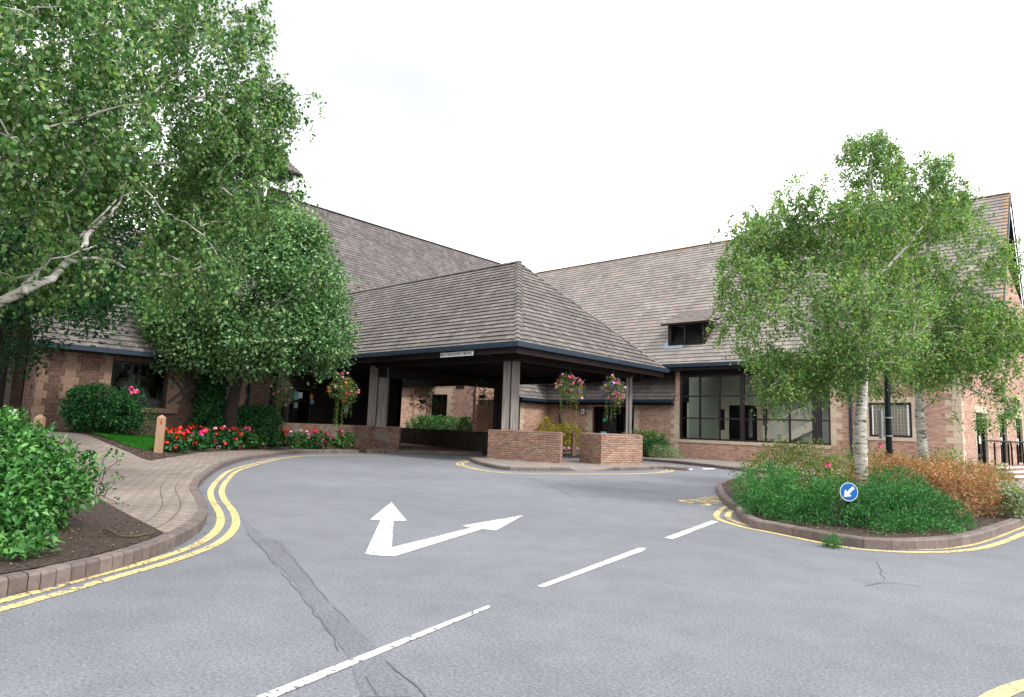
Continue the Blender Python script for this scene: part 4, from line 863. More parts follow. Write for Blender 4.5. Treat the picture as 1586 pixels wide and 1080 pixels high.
window(lwg,W(LW,-21.5,0),T,1.7,1.43,2.86,nU,mull=[.85],trans=[],rec=.2,glass='dkglass'); MB().obox(W(20.6,-23.0,.3),T*7,U*.1,Z0*2.9).build('dark_lining',M['void'],lwg); MB().obox(W(20.5,-22.6,0),U*6,T*.1,Z0*4.6).build('dark_lining',M['void'],lwg); window(lwg,W(LW,-18.25,0),T,.85,.9,2.35,nU,rec=.15,glass='dkglass')
pipe(lwg,W(LW,-17.0,0),.3,3.0,.05,nU)
tr=empty('trellis',W(LW-.05,-19,1.4),label='black diamond trellis on the pink stone of the low wing',cat='trellis')
tl=MB(); cc=Vector((-(LW-.05),-19.05,2.05))
for k_ in (-.3,.0,.3):
    for sg in (1,-1):
        a=cc+Vector((0,k_-.42,(.42+abs(k_)*0)*sg)); b=cc+Vector((0,k_+.42,-.42*sg)); tl.obox(a,b-a,(.025 if sg>0 else .035,0,0),(0,.03,.05*sg))
tl.build('lattice',M['black'],tr)
# far left block; tree and overhang shade is put into its dark colour
lb=empty('brick_building',W(23,-28,.4),label='dark shaded block at the left edge behind the birch',cat='building')
zz=onU(30,468,21.5).z
mb=MB(); mb.obox(W(22.3,-36,0),T*12.4,U*.3,Z0*zz); mb.build('wall',M['dktimber'],lb); mb=MB(); mb.obox(W(21.3,-36,zz),T*12.5,U*6,Z0*.15); mb.build('roof',M['soffit'],lb); g=MB(); guttermb(g,W(21.3,-36,zz+.05),W(21.3,-23.5,zz+.05),.16,.12,nU); g.build('gutter',M['gutter'],lb)
# ---------------- canopy
cn=empty('entrance_canopy',W(16,-8,0),label='hipped tiled entrance canopy on clustered timber posts over the drive',cat='canopy')
cu0,cu1,ct0,ct1,ce,cr_=10.2,33.0,-12.7,-2.9,3.93,8.3; au=14.65; am=(ct0+ct1)/2
tm=MB(); tiles(tm,[W(cu0,ct0,ce),W(cu1,ct0,ce),W(cu1,am,cr_),W(au,am,cr_)],.27,.3,.04,.009,seed=41); tiles(tm,[W(cu0,ct0,ce),W(au,am,cr_),W(cu0,ct1,ce)],.27,.3,.04,.009,seed=42); tiles(tm,[W(cu0,ct1,ce),W(24.3,ct1,ce),W(24.3,am,cr_),W(au,am,cr_)],.27,.3,seed=43)  # unseen far slope stops short to let daylight onto the yard wall
tm.build('roof',M['tile'],cn)
dk=MB(); deck(dk,[W(cu0,ct0,ce),W(cu1,ct0,ce),W(cu1,am,cr_),W(au,am,cr_)],.14); deck(dk,[W(cu0,ct0,ce),W(au,am,cr_),W(cu0,ct1,ce)],.14); deck(dk,[W(cu0,ct1,ce),W(24.3,ct1,ce),W(24.3,am,cr_),W(au,am,cr_)],.14); dk.build('roof_deck',M['soffit'],cn)
cm=MB(); caps(cm,W(au-.1,am,cr_+.02),W(cu1,am,cr_+.02),.12)
cm.build('ridge_tile',M['tile'],cn)
# bonnet hip tiles follow the courses
hp=MB()
for e,sg in ((W(cu0,ct0,ce),1),(W(cu0,ct1,ce),1)):
    a=Vector(e); b=Vector(W(au,am,cr_)); n_=24
    for i in range(n_):
        p=a.lerp(b,i/n_); q_=a.lerp(b,(i+1.05)/n_); d=(q_-p).normalized(); s_=d.cross(Z0).normalized(); u_=s_.cross(d)
        if u_.z<0: u_=-u_
        vs=[]
        for pp,up_,hw_ in ((p,.055,.17),(q_,.012,.15)):
            for k_ in range(5):
                f=-1+k_*.5; vs.append(pp+s_*hw_*f+u_*(up_-.10*abs(f)**1.5+.02))
        hp.add(vs,[(j,j+1,6+j,5+j) for j in range(4)]+[(4,3,2,1,0)])
hp.build('hip_tile',M['tile'],cn)
g=MB(); guttermb(g,W(24.5,ct0,ce-.02),W(cu0,ct0,ce-.02),.17,.14,nT); guttermb(g,W(cu0-.14+.14,ct0-.14,ce-.02),W(cu0,ct1,ce-.02),.17,.14,nU); g.build('gutter',M['gutter'],cn)
fb=MB(); fb.obox(W(cu0+.15,ct0+.1,3.64),U*14.5,T*.05,Z0*.17); fb.mark().obox(W(cu0+.1,ct0+.1,3.62),T*9.6,U*.05,Z0*.19); fb.mark().obox(W(cu0+.12,ct1-.1,3.55),U*14.5,nT*.05,Z0*.26)
fb.build('fascia',M['lwood'],cn)
bm_=MB()
for t_,ln_,z_ in ((-11.75,14,3.52),(-3.9,22.5,3.38)): bm_.mark().obox(W(10.9,t_,z_),U*ln_,T*.28,Z0*(3.8-z_))
bm_.mark().obox(W(11.0,-11.4,3.5),U*.26,T*7.4,Z0*.28); bm_.mark().obox(W(18.6,-11.7,3.12),U*.26,T*7.5,Z0*.4)
for k_ in range(9): bm_.mark().obox(W(12+k_*1.4,-12.5,3.66),U*.1,T*9.4,Z0*.18)
bm_.mark().obox(W(24.3,-12.4,3.87),-U*13.8,T*9.2,Z0*.04)
bm_.build('beam',M['dktimber'],cn)
def column(u,t_,z0,z1=3.2,tw=1.,m='timber'):
    mb=MB(); 
    for dx,dy,sz in ((-.17,0,.2),(.06,-.04,.22),(.0,.2,.2)):
        mb.obox(W(u,t_,z0)+R0*(dx*tw-.1)+F0*(dy-.1),R0*sz*tw,F0*sz*tw,Z0*(z1-z0))
    mb.obox(W(u,t_,z0)+R0*(-.2*tw)+F0*(-.06),R0*.42*tw,F0*.2,Z0*.02)
    o=mb.build('post',M[m],cn); bevel(o,.008,1)
column(11.72,-11.2,1.05,3.6,1.3); column(18.95,-11.55,1.04,3.6,1.75); column(11.1,-4.35,.1,3.6,.55); column(18.8,-4.0,.1,3.2,m='dktimber'); column(16.0,-7.2,.1,3.3,m='dktimber')  # two rear posts take the dark timber, canopy shade in their colour
# headroom board
sg=empty('headroom_sign',onT(707,549,ct0+.02),label='narrow white board reading MAX HEADROOM 2.7 METRES under the canopy gutter',cat='sign')
MB().obox(onT(680,556,ct0+.0),onT(735,550,ct0)-onT(680,556,ct0),T*.1,Z0*.2) if False else None
a=onT(682,554.5,ct0-.02); b=onT(733,550,ct0-.02); a.z=b.z=(a.z+b.z)/2; 
MB().obox(a,(b-a),T*.02,Z0*.165).build('board',M['signwhite'],sg)
def text(body,name,loc,ex,eu,size,m,parent,width=None,th=.003):
    fc=bpy.data.curves.new(name,'FONT'); fc.body=body; fc.size=1; fc.offset=.012; fo=bpy.data.objects.new('tmp',fc); COL.objects.link(fo); bpy.context.view_layer.update()
    me=bpy.data.meshes.new_from_object(fo.evaluated_get(bpy.context.evaluated_depsgraph_get())); bpy.data.objects.remove(fo)
    xs=[v.co.x for v in me.vertices]; x0,x1=min(xs),max(xs); sx=(width/(x1-x0)) if width else size; en=ex.cross(eu)
    for v in me.vertices: v.co=Vector(loc)+ex*((v.co.x-x0)*sx)+eu*(v.co.y*size)+en*th
    me.update(); return link(name,me,M[m],parent)
wdt=(b-a).length; text('MAX HEADROOM 2.7 METRES','lettering',a+(b-a).normalized()*.06*1+Z0*.035,(b-a).normalized(),Z0,.13,'letter',sg,wdt-.14)
# ---------------- brick piers, low walls
def pier(name,label,poly,z0,z1,m,cat='brick pier'):
    mb=MB(); mb.prism([(p.x,p.y) for p in poly],z0,z1-.11); c_=sum((Vector((p.x,p.y,0)) for p in poly),Vector())/len(poly)
    root=empty(name,(c_.x,c_.y,z0),label=label,cat=cat); mb.build('brickwork',M[m],root)
    cp_=MB(); n=len(poly); P=[Vector((p.x,p.y,0)) for p in poly]; ins=[p+(c_-p).normalized()*.05 for p in P]
    vs=[(p.x,p.y,z1-.108) for p in P]+[(p.x,p.y,z1-.035) for p in P]+[(p.x,p.y,z1) for p in ins]
    ar=sum(P[i].x*P[(i+1)%n].y-P[(i+1)%n].x*P[i].y for i in range(n))
    fs=[(k*n+i,k*n+(i+1)%n,(k+1)*n+(i+1)%n,(k+1)*n+i) for k in (0,1) for i in range(n)]+[tuple(range(2*n,3*n))]
    if ar<0: fs=[f[::-1] for f in fs]
    cp_.add(vs,fs); cp_.build('coping',M[m],root); return root
pier('brick_pier','wide brick pier with a timber post cluster at the left end of the small island',[W(12.45,-11.55,0),W(9.45,-11.25,0),W(9.75,-10.75,0),W(12.5,-10.9,0)],.0,1.13,'pier')
pier('brick_pier','shorter free-standing brick pier at the right end of the small island',[W(9.96,-9.49,0),W(8.72,-10.0,0),W(8.21,-8.2,0),W(8.7,-7.9,0),W(9.5,-8.6,0)],.0,1.13,'pier')
pier('low_brick_wall','long mossy low brick wall behind the geraniums left of the drive',[W(18.15,-10.95,0),W(19.0,-11.75,0),W(20.6,-15.6,0),W(21.0,-15.4,0),W(19.4,-11.4,0),W(18.6,-10.5,0)],0,1.08,'lowwall','wall')
pier('low_brick_wall','dark low wall under the canopy below the hedge',[W(15.4,-8.3,0),W(21,-5.9,0),W(28.6,-3.4,0),W(28.6,-3.0,0),W(21,-5.5,0),W(15.2,-7.9,0)],0,.98,'dkbrick','wall')
# ---------------- steps and rails by the gable
stp=empty('entrance_steps',gp(4,0,-1.2),label='white-nosed brick steps up to the gable doors',cat='steps')
tr_=MB(); no_=MB()
P0=gp(-.1,0,-.0); 
for i in range(3):
    z1=.45-.115*i; out=1.1+.36*i
    tr_.mark().obox(gp(.6-i*.9,0,0)-go*.0,gd*14,go*out,Z0*(z1-.03)); no_.mark().obox(gp(.6-i*.9,z1-.03,-out+.0)-go*.30+Z0*0,gd*14,go*.31,Z0*.03)
tr_.obox(gp(.6,.44,0),gd*14,go*.8,Z0*.008)
tr_.build('tread',M['terrace'],stp); no_.build('nosing',M['steps'],stp)
def rail(px_left,px_right,ytop,ybase,lab):
    # hoop standing on the terrace along the wall
    s0_,_=onG(px_left,700); s1_,_=onG(px_right,700)
    a=gp(s0_,.45,-.22); b=gp(s1_,.45,-.22); zt_=1.38
    root=empty('handrail_hoop',(b.x,b.y,.45),label=lab,cat='handrail',group='black tube handrails on the steps'); d=(b-a).normalized()
    mb=MB(); pts=[a,a+Z0*(zt_-.45)]+[a+Z0*(zt_-.45)+d*.02]; pts=[a,a+Z0*(zt_-.55)]
    pts+= [Vector((a.x,a.y,zt_))+d*.1, Vector((b.x,b.y,zt_))-d*.25,Vector((b.x,b.y,zt_-.06))-d*.1,Vector((b.x,b.y,zt_-.2)),b]
    mb.tube(pts,.03,8); mb.build('rail',M['greenpost'],root,smooth=True)
rail(1513,1544,680,721,'black tube handrail hoop nearest the stone corner'); rail(1530,1557,682,721,'second black handrail hoop from the stone corner'); rail(1552,1575,685,721,'third black handrail hoop from the stone corner'); rail(1566,1584,687,721,'black handrail hoop farthest from the stone corner')
# ---------------- bollards
def bollard(loc,label,h=1.0,w_=.2,rz=.0):
    root=empty('timber_bollard',(0,0,0),label=label,cat='bollard',group='pale timber bollards with red reflectors'); mb=MB(); a=w_/2
    mb.add([(x,y,z) for z in (-.05,h-.08) for x,y in ((-a,-a),(a,-a),(a,a),(-a,a))]+[(0,0,h)],[(0,3,2,1),(0,1,5,4),(1,2,6,5),(2,3,7,6),(3,0,4,7),(4,5,8),(5,6,8),(6,7,8),(7,4,8)]); o=mb.build('post',M['postwood'],root); bevel(o,.008,1)
    r=MB(); r.box(.0,-a-.012,h-.26,.03,-a+.001,h-.13); o=r.build('reflector',M['red'],root)
    root.location=loc; root.rotation_euler=(0,0,rz); return root
b1=GH(245,702); bollard(b1,'pale timber bollard with red reflector at the corner of the lawn',1.02,.2,A42+.35)
q=A(57,690,13.5); q.z=.28; bollard((q.x,q.y,.3),'timber bollard mostly hidden behind the bright green shrub',.84,.16,A42+.3)
q=G(888.5,705,.1); bollard((q.x,q.y,.1),'far timber bollard seen between the two brick piers',1.05,.2,A42+.2)
# ---------------- blue keep-left disc
sq=A(1314,762,8.45); rt=empty('traffic_sign',(sq.x,sq.y,.1),label='round blue sign with a white diagonal arrow in the green shrubs',cat='traffic sign')
fx=R0; k=36; r_=.116; fr_=-F0
dm=MB(); vs=[sq+fx*r_*math.cos(2*PI*j/k)+Z0*r_*math.sin(2*PI*j/k)+fr_*o_ for o_ in (0,.012) for j in range(k)]
dm.add(vs,[list(range(k))[::-1],list(range(k,2*k))]+[(j,(j+1)%k,k+(j+1)%k,k+j) for j in range(k)]); dm.build('disc',M['blue'],rt)
rg=MB(); vs=[sq+fx*rr*math.cos(2*PI*j/k)+Z0*rr*math.sin(2*PI*j/k)+fr_*.0145 for rr in (r_,r_*.94) for j in range(k)]; rg.add(vs,[(j,(j+1)%k,k+(j+1)%k,k+j) for j in range(k)]); 
dn=(-fx-Z0*1.0).normalized(); sd_=dn.cross(fr_).normalized(); tip=sq+dn*r_*.78+fr_*.0155
P=[tip,tip-dn*.035*0+sd_*0]; 
def ap_(f,s_): return sq+dn*r_*f+sd_*r_*s_+fr_*.0155
pts=[ap_(-.72,.16),ap_(.18,.16),ap_(.02,.36) if False else ap_(.12,.50),ap_(.78,0),ap_(.12,-.50),ap_(.18,-.16),ap_(-.72,-.16)]
n0=(pts[2]-pts[0]).cross(pts[4]-pts[0]).dot(fr_); ord_=[0,1,5,6]; rg.add([pts[i] for i in ord_],[(0,1,2,3)]); rg.add([pts[2],pts[3],pts[4]],[(0,1,2)]); rg.build('arrow_mark',M['signwhite'],rt)
MB().tube([(sq.x,sq.y,.08)+Vector((0,0,0)) if False else Vector((sq.x,sq.y,.08))+F0*.03,sq+F0*.03],.025,8).build('post',M['greenpost'],rt)
# ---------------- lamp post on the island
lp=K(7.35,12.7,.1); lr=empty('lamp_post',lp,label='black lamp post rising through the birch crowns',cat='lamp post')
mb=MB(); mb.tube([lp-Z0*.05,lp+Z0*.9,lp+Z0*.95,lp+Z0*3.9],[.075,.07,.057,.045],12); mb.build('pole',M['greenpost'],lr,smooth=True)
mb=MB(); mb.tube([lp+Z0*3.88,lp+Z0*3.95,lp+Z0*4.3,lp+Z0*4.36,lp+Z0*4.5],[.05,.13,.19,.21,.03],8); mb.build('lantern',M['black'],lr)
mb=MB(); a=lp+Z0*1.15-R0*.10; mb.obox(a-R0*.035,R0*.03,F0*.1,Z0*.55); mb.build('sign_plate',M['steel'],lr); mb=MB()
for z_ in (1.2,1.55): mb.mark().tube([lp+Z0*z_,lp+Z0*(z_+.025)],.072,12); mb.obox(lp+Z0*z_-R0*.11,R0*.1,F0*.02,Z0*.025)
mb.build('clamp',M['steel'],lr)
# ---------------- floodlight on the hall roof edge, uplight, hose, notice
q=A(527.5,432,29.5); fl=empty('security_camera',q,label='small white security camera against the hall roof right of the round tree',cat='camera'); mb=MB(); mb.obox(q-R0*.15-F0*.12,R0*.3,F0*.35,Z0*.2); mb.build('housing',M['whitep'],fl); MB().tube([q-Z0*1.8+F0*.1,q+F0*.1],.04,8).build('bracket',M['steel'],fl)
q=GH(140,708,.0); ul=empty('ground_spotlight',q,rz=.3,label='small black spotlight lying on the block paving',cat='spotlight'); 
mb=MB(); mb.tube([q+Z0*.09-R0*.10,q+Z0*.09+R0*.02+F0*.02,q+Z0*.06+R0*.13+F0*.0],[.075,.065,.035],10); mb.build('housing',M['black'],ul); mb=MB(); mb.box(q.x-.05,q.y-.05,q.z-.01,q.x+.05,q.y+.05,q.z+.03); mb.build('base',M['black'],ul)
hs=[G(160,823.5,.13),G(178,828,.15),G(205,831,.14),G(228,829,.13),G(246,825,.15)]
MB().tube([p for p in resample(hs,.04)] and [Vector((p.x,p.y,.15+.012*math.sin(i*.5))) for i,p in enumerate(resample(hs,.06))],.009,6).build('fallen_branch',M['postwood'],label='thin bare branch lying on the soil bed',category='branch') if False else None
mb=MB(); pp=resample(hs,.06); mb.tube([Vector((p.x,p.y,hgt(p)+.035+.012*math.sin(i*.5))) for i,p in enumerate(pp)],.009,6); meta(mb.build('fallen_branch',M['twig']),'thin bare branch lying on the soil bed by the kerb','branch')
q=A(20,640,14.5); nb=empty('notice_board',(q.x,q.y,.5),label='small white notice on a stake in the dark entrance at the left edge',cat='sign'); MB().obox(q-R0*.1-Z0*.08,R0*.21,F0*.01,Z0*.17).build('board',M['signwhite'],nb); MB().obox(Vector((q.x,q.y,.4))+F0*.015,R0*.03,F0*.03,Z0*(q.z-.4)).build('stake',M['twig'],nb)
q=onT(953,675,-.9); yc=empty('wet_floor_sign',(q.x,q.y,.11),label='yellow folding floor sign by the far glazed door',cat='floor sign'); 
mb=MB()
for sgn in (-1,1): mb.obox((q.x-.13,q.y+.16*sgn,.12),(.26,0,0),(0,-.15*sgn,.95),(0,.02,0))
mb.build('panel',plain('yellow_plastic',(.7,.55,.02),.4),yc)
# bark chips and dead leaves lying on the beds
M['chips']=leaf_mat('mulch_chip',[(0,(.03,.02,.014)),(.5,(.09,.06,.04)),(.85,(.19,.13,.09)),(1,(.34,.27,.2))],0,.8,.1)
def litter(label,poly,n,zf,size=.03):
    p=np.array([(x,y,zf((x,y))+.012) for x,y in pts_in(poly,n)]); n_=len(p); a=rdir(n_)*np.array([1,1,.25]); nn_=rdir(n_,2.5)
    meta(link('bark_mulch',leaf_mesh('bark_mulch',p,unit(a),nn_,size*rng.uniform(.4,1.5,n_),size*rng.uniform(.2,.7,n_),T_RH),M['chips']),label,'mulch',kind='stuff')
litter('bark chips and dead leaves on the near left soil bed',bed,5200,lambda v:hgt(v)+.01)
litter('bark chips and dead leaves on the island soil',ii[::2],9000,lambda v:.115)
litter('bark chips in the flower bed',sb,5000,lambda v:hgt(v)+.012,.04)
gut=[p for p in offset(LK,-.02)][:int(11/.125)]; gp2=[]
for p in gut:
    for _ in range(5): gp2.append((p.x+random.uniform(-.09,.09),p.y+random.uniform(-.09,.09),.006))
for p in offset(IK,-.05,True):
    for _ in range(7): gp2.append((p.x+random.gauss(0,.12),p.y+random.gauss(0,.12),.006))
gp2=np.array(gp2); n_=len(gp2); meta(link('gutter_litter',leaf_mesh('gutter_litter',gp2,unit(rdir(n_)*np.array([1,1,.1])),rdir(n_,4),.02*rng.uniform(.4,1.5,n_),.012*rng.uniform(.4,1.5,n_),T_RH),M['chips']),'grit and dead leaves along the kerbs','litter',kind='stuff')
# ================================================================== TREES AND PLANTS
def fb(px,py,u,rx,ry,rd):
    q=onU(px,py,u); k=kx(q)[1]/F; return (np.array(tuple(q)),(rx*k,rd,ry*k))
# ---- near birch, trunk just outside the frame on the left
bx=A(-300,650,6.4); bt=Vector((bx.x,bx.y,hgt(bx)))
trunkp=[bt-Z0*.1,bt+Z0*.9+R0*.03,bt+Z0*1.9,bt+Z0*3.2+R0*.1,bt+Z0*4.8+R0*.15,bt+Z0*6.4+R0*.1,bt+Z0*8.2]
P_=lambda *a:A(*a)
limb=[([trunkp[2],A(-120,520,6.3),A(0,470,6.2),A(80,430,6.4),A(125,385,6.7),A(150,350,7)],.068,.022),([A(150,350,7),A(175,325,7.2),A(200,300,7.4)],.02,.008),
 ([A(0,445,6.3),A(45,425,6.2),A(95,398,6.1),A(150,380,6.2)],.012,.005),([A(105,405,6.5),A(150,398,6.8),A(230,425,7.4),A(300,425,7.8)],.022,.006),([A(30,455,6.2),A(70,400,6.5),A(110,380,6.8),A(180,310,7.3)],.03,.01),
 ([trunkp[3],A(-60,330,6.6),A(60,230,7),A(170,130,7.5),A(250,20,8)],.07,.018),([trunkp[3],A(-50,250,6.8),A(100,190,7.5),A(240,150,8.3),A(360,150,9),A(440,150,9.3)],.05,.008),
 ([trunkp[4],A(-40,80,6.4),A(80,0,6.8),A(160,-90,7.3)],.06,.015),([trunkp[3],A(0,300,7.4),A(150,260,8),A(290,250,8.6),A(400,300,9)],.05,.008),([trunkp[4],A(-100,0,5.6),A(60,-60,5.4)],.05,.015),
 ([A(60,230,7),A(110,150,7.2),A(150,40,7.5),A(170,-60,7.8)],.035,.012),([A(240,150,8.3),A(300,90,8.6),A(350,10,8.9)],.022,.008)]
bl=[blob(60,80,5.2,190,190,.9),blob(478,150,9.4,14,10,.2),blob(455,175,9.3,22,20,.3),blob(460,285,9.3,18,14,.2),blob(475,262,9.4,12,8,.2),blob(20,100,6.4,230,230,1.5),blob(200,90,7.6,190,190,1.6),blob(330,60,8.8,105,130,1.1),blob(350,190,8.9,95,90,1.0),blob(420,150,9.2,45,32,.5),blob(240,260,8,170,140,1.4),blob(335,300,9,85,60,.9),blob(240,270,9.3,110,90,.8),blob(210,330,8.6,90,50,.8),blob(90,300,7,180,130,1.4),blob(250,390,8,120,75,1.0),blob(120,410,7.2,110,40,.9),blob(405,225,9.2,42,35,.5),blob(440,290,9.3,30,18,.3),blob(-60,220,6,160,260,1.5)]
tree('birch_tree','large near silver birch reaching in from the left with drooping twigs',(bt.x,bt.y,bt.z),trunkp,[.17,.15,.14,.12,.09,.06,.02],limb,bl,1700,10,.055,.8,M['birch'],M['bark'],'strings',thr=-.15,slen=.42,nstr=5,shell=.35,seed=3)
# small outlying sprays of the same tree are separate twigs of its crown: handled by the blobs above
# ---- dark oak behind it
o0=A(-60,660,14.5); o0=Vector((o0.x,o0.y,.5)); op=[o0-Z0*.6,o0+Z0*1.6,o0+Z0*3,o0+Z0*4.6]
tree('oak_tree','dark leafy tree in deep shade behind the near birch',(o0.x,o0.y,.5),op,[.3,.25,.2,.12],[([op[1],A(20,450,14),A(110,440,13.5),A(190,450,13)],.1,.02),([op[2],A(60,360,14.5),A(170,330,15)],.1,.02),([op[2],A(20,300,14)],.08,.02)],
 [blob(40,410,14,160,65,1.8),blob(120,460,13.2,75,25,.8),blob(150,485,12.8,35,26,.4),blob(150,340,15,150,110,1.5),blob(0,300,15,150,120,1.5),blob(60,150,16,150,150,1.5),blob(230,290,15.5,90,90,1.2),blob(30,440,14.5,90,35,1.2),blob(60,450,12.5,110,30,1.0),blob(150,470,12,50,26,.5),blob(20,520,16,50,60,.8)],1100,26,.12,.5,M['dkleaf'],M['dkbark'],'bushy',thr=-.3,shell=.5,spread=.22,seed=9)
# ---- round clipped-looking whitebeam in the bed
w0=A(358,680,22.4); w0=Vector((w0.x,w0.y,.3)); wp=[w0-Z0*.3,A(357,640,22.4),A(364,605,22.4),A(372,570,22.4),A(378,520,22.4),A(385,450,22.4)]
tree('whitebeam_tree','round-crowned tree with broad leaves in front of the low wing',(w0.x,w0.y,.3),wp,[.24,.21,.19,.17,.13,.05],
 [([wp[3],A(430,520,22.0),A(480,480,22.0)],.07,.02),([wp[3],A(330,520,22.0),A(280,480,22.0)],.07,.02),([wp[4],A(400,430,21.6),A(420,380,21.8)],.06,.02),([wp[4],A(350,430,22.8),A(330,370,22.8)],.06,.02),([wp[3],A(380,520,23.7),A(400,470,24.4)],.06,.02),([wp[3],A(390,520,21.0),A(400,500,20.6)],.05,.02)],
 [blob(385,460,21.9,152,112,2.3),blob(400,390,21.9,105,68,1.7),blob(440,370,22.3,70,40,1.1),blob(480,520,21.7,62,58,1.2),blob(300,500,21.7,78,66,1.4),blob(390,530,21.3,130,48,1.7),blob(270,540,21.7,40,34,.7)],2700,26,.12,.72,M['round'],M['dkbark'],'bushy',thr=-.28,shell=.7,spread=.19,twigr=.008,seed=4)
# ---- two birches on the island
a0_=K(6.05,11.3,.1); ap=[a0_-Z0*.1,a0_+Z0*.7,a0_+Z0*1.5+R0*.01,A(1338,560,11.3),A(1337,450,11.3),A(1345,340,11.5),A(1350,240,11.7)]
TL=[([ap[3],A(1290,520,11.1),A(1240,480,10.9),A(1180,440,10.9),A(1140,425,10.9)],.05,.008),([ap[3],A(1265,585,11),A(1225,600,10.9)],.03,.008),([ap[4],A(1290,400,11.6),A(1240,350,11.8),A(1210,330,12)],.04,.008),([ap[4],A(1390,400,11.2),A(1430,350,11)],.04,.008),
 ([ap[5],A(1310,290,11.5),A(1290,250,11.5)],.025,.006),([ap[5],A(1400,290,11.7),A(1440,270,11.7)],.025,.006),([ap[3],A(1330,520,12.4),A(1300,450,13)],.04,.01),([ap[3],A(1330,530,10.4),A(1310,480,10)],.04,.01),([ap[4],A(1300,440,10.6),A(1270,420,10.2)],.035,.008)]
tree('birch_tree','left-hand silver birch of the island, its white trunk beside the downpipe',(a0_.x,a0_.y,.1),ap,[.115,.105,.095,.08,.065,.04,.012],TL,
 [blob(1225,480,11,120,105,1.3),blob(1320,420,11.4,130,110,1.5),blob(1330,330,11.6,95,70,1.1),blob(1345,255,11.7,55,42,.6),blob(1175,420,11,70,62,.8),blob(1160,390,11.1,45,30,.5),blob(1200,575,10.9,50,42,.6),blob(1290,560,11.1,85,48,.9),blob(1330,560,10.6,70,45,.8),blob(1235,370,11.6,60,40,.7),blob(1180,330,11.8,35,14,.3),blob(1215,600,10.9,45,26,.4),blob(1110,400,11,22,22,.3),blob(1350,225,11.7,45,22,.4),blob(1335,470,10.3,110,110,.6),blob(1300,330,11,80,60,.7),blob(1420,270,11.7,45,30,.5),blob(1460,250,11.8,25,12,.3),blob(1330,215,11.7,25,12,.3),blob(1280,300,11.3,75,50,.8),blob(1400,290,11.6,80,50,.8),blob(1455,315,12,60,45,.7),blob(1200,360,11.3,60,40,.6),blob(1400,240,11.7,45,22,.4),blob(1500,335,12.6,45,35,.6),blob(1150,345,11.2,40,25,.4),blob(1230,300,11.5,35,20,.4),blob(1520,400,13,40,40,.6)],1850,9,.05,.8,M['birch2'],M['bark'],'strings',thr=-.06,slen=.4,nstr=4,shell=.4,seed=5)
b0_=K(8.95,14.2,.1); bp_=[b0_-Z0*.1,b0_+Z0*.9,A(1424,640,14.2),A(1424,560,14.2),A(1428,460,14.2),A(1440,360,14.3),A(1440,280,14.4)]
TL=[([bp_[3],A(1480,540,13.8),A(1530,520,13.5)],.05,.01),([bp_[4],A(1480,430,14),A(1530,400,14)],.05,.01),([bp_[5],A(1480,320,14.3),A(1500,290,14.3)],.03,.008),([bp_[4],A(1380,430,14.3),A(1350,400,14.3)],.04,.01),([bp_[3],A(1465,590,13.4),A(1500,600,13),A(1540,620,13)],.035,.008),([bp_[3],A(1370,560,14),A(1340,540,14)],.035,.008),([A(1424,640,14.2),A(1450,615,13.8),A(1480,620,13.6)],.025,.006)]
tree('birch_tree','right-hand silver birch of the island, slimmer trunk in front of the brick wall',(b0_.x,b0_.y,.1),bp_,[.115,.1,.09,.085,.065,.04,.012],TL,
 [blob(1440,420,14.2,115,120,1.7),blob(1490,500,13.8,95,90,1.4),blob(1540,470,13.8,45,70,.9),blob(1445,330,14.4,55,40,.8),blob(1400,570,14,75,45,1.1),blob(1500,580,13.4,75,52,.9),blob(1535,610,13.2,38,50,.6),blob(1570,490,14.5,24,50,.6),blob(1400,380,14.4,85,80,1.2),blob(1460,630,13.4,40,20,.4),blob(1430,470,13,110,110,.8),blob(1560,560,13.5,30,80,.6)],1350,9,.054,.8,M['birch2'],M['bark'],'strings',thr=-.08,slen=.42,nstr=4,shell=.4,seed=6)
# ---- shrubs
z_=.11
shrub('laurel_shrub','big bright green glossy shrub filling the near left corner',[kb(-4.75,5.75,.55,.9,.85,.6),kb(-4.1,4.95,.28,.42,.42,.32),kb(-3.75,5.0,.22,.36,.36,.26),kb(-4.7,5.0,.35,.7,.5,.4),kb(-4.4,5.25,.42,.72,.6,.42),kb(-5.3,6.0,.75,.9,.9,.55),kb(-4.5,6.1,.55,.62,.6,.42)],2300,12,.062,.5,M['laurel'],spread=.04,tmpl=T_OV,zmin=.12,stems=26,outb=.7,flat=.9)
shrub('fine_leaved_shrub','mounded bright green fine-leaved shrubs along the front of the island',[kb(4.05,9.5,.3,.5,.6,.46),kb(3.78,9.9,.32,.42,.5,.42),kb(3.72,9.35,.26,.36,.4,.36),kb(4.45,8.9,.25,.5,.5,.42),kb(4.95,8.6,.22,.5,.45,.4),kb(4.8,9.6,.38,.65,.6,.48),kb(5.45,8.8,.22,.42,.45,.4),kb(5.6,9.6,.36,.55,.5,.45),kb(4.1,10.3,.34,.55,.6,.44),kb(5.85,8.9,.16,.3,.35,.32),kb(4.5,8.35,.1,.4,.3,.26),kb(5.2,8.3,.1,.4,.3,.26),kb(3.95,8.9,.15,.35,.4,.34),kb(5.2,9.0,.42,.3,.3,.3),kb(4.45,9.8,.55,.35,.35,.3)],2600,20,.05,.26,M['hebe'],spread=.04,tmpl=T_ND,zmin=.1,stems=60,outb=1.0,flat=.2,thr=-.25)
shrub('spiraea_shrub','orange and red leaved low shrub on the right of the island',[kb(6.7,10.3,.38,.5,.5,.45),kb(7.3,10.7,.4,.6,.6,.48),kb(6.6,11.1,.45,.7,.6,.5),kb(7.5,11.6,.45,.8,.7,.48),kb(7.0,12.1,.45,.8,.7,.5),kb(7.9,10.9,.3,.35,.4,.38),kb(8.5,12.0,.4,.6,.6,.46)],1700,20,.04,.5,M['spir'],spread=.05,zmin=.1,stems=40,outb=.8)
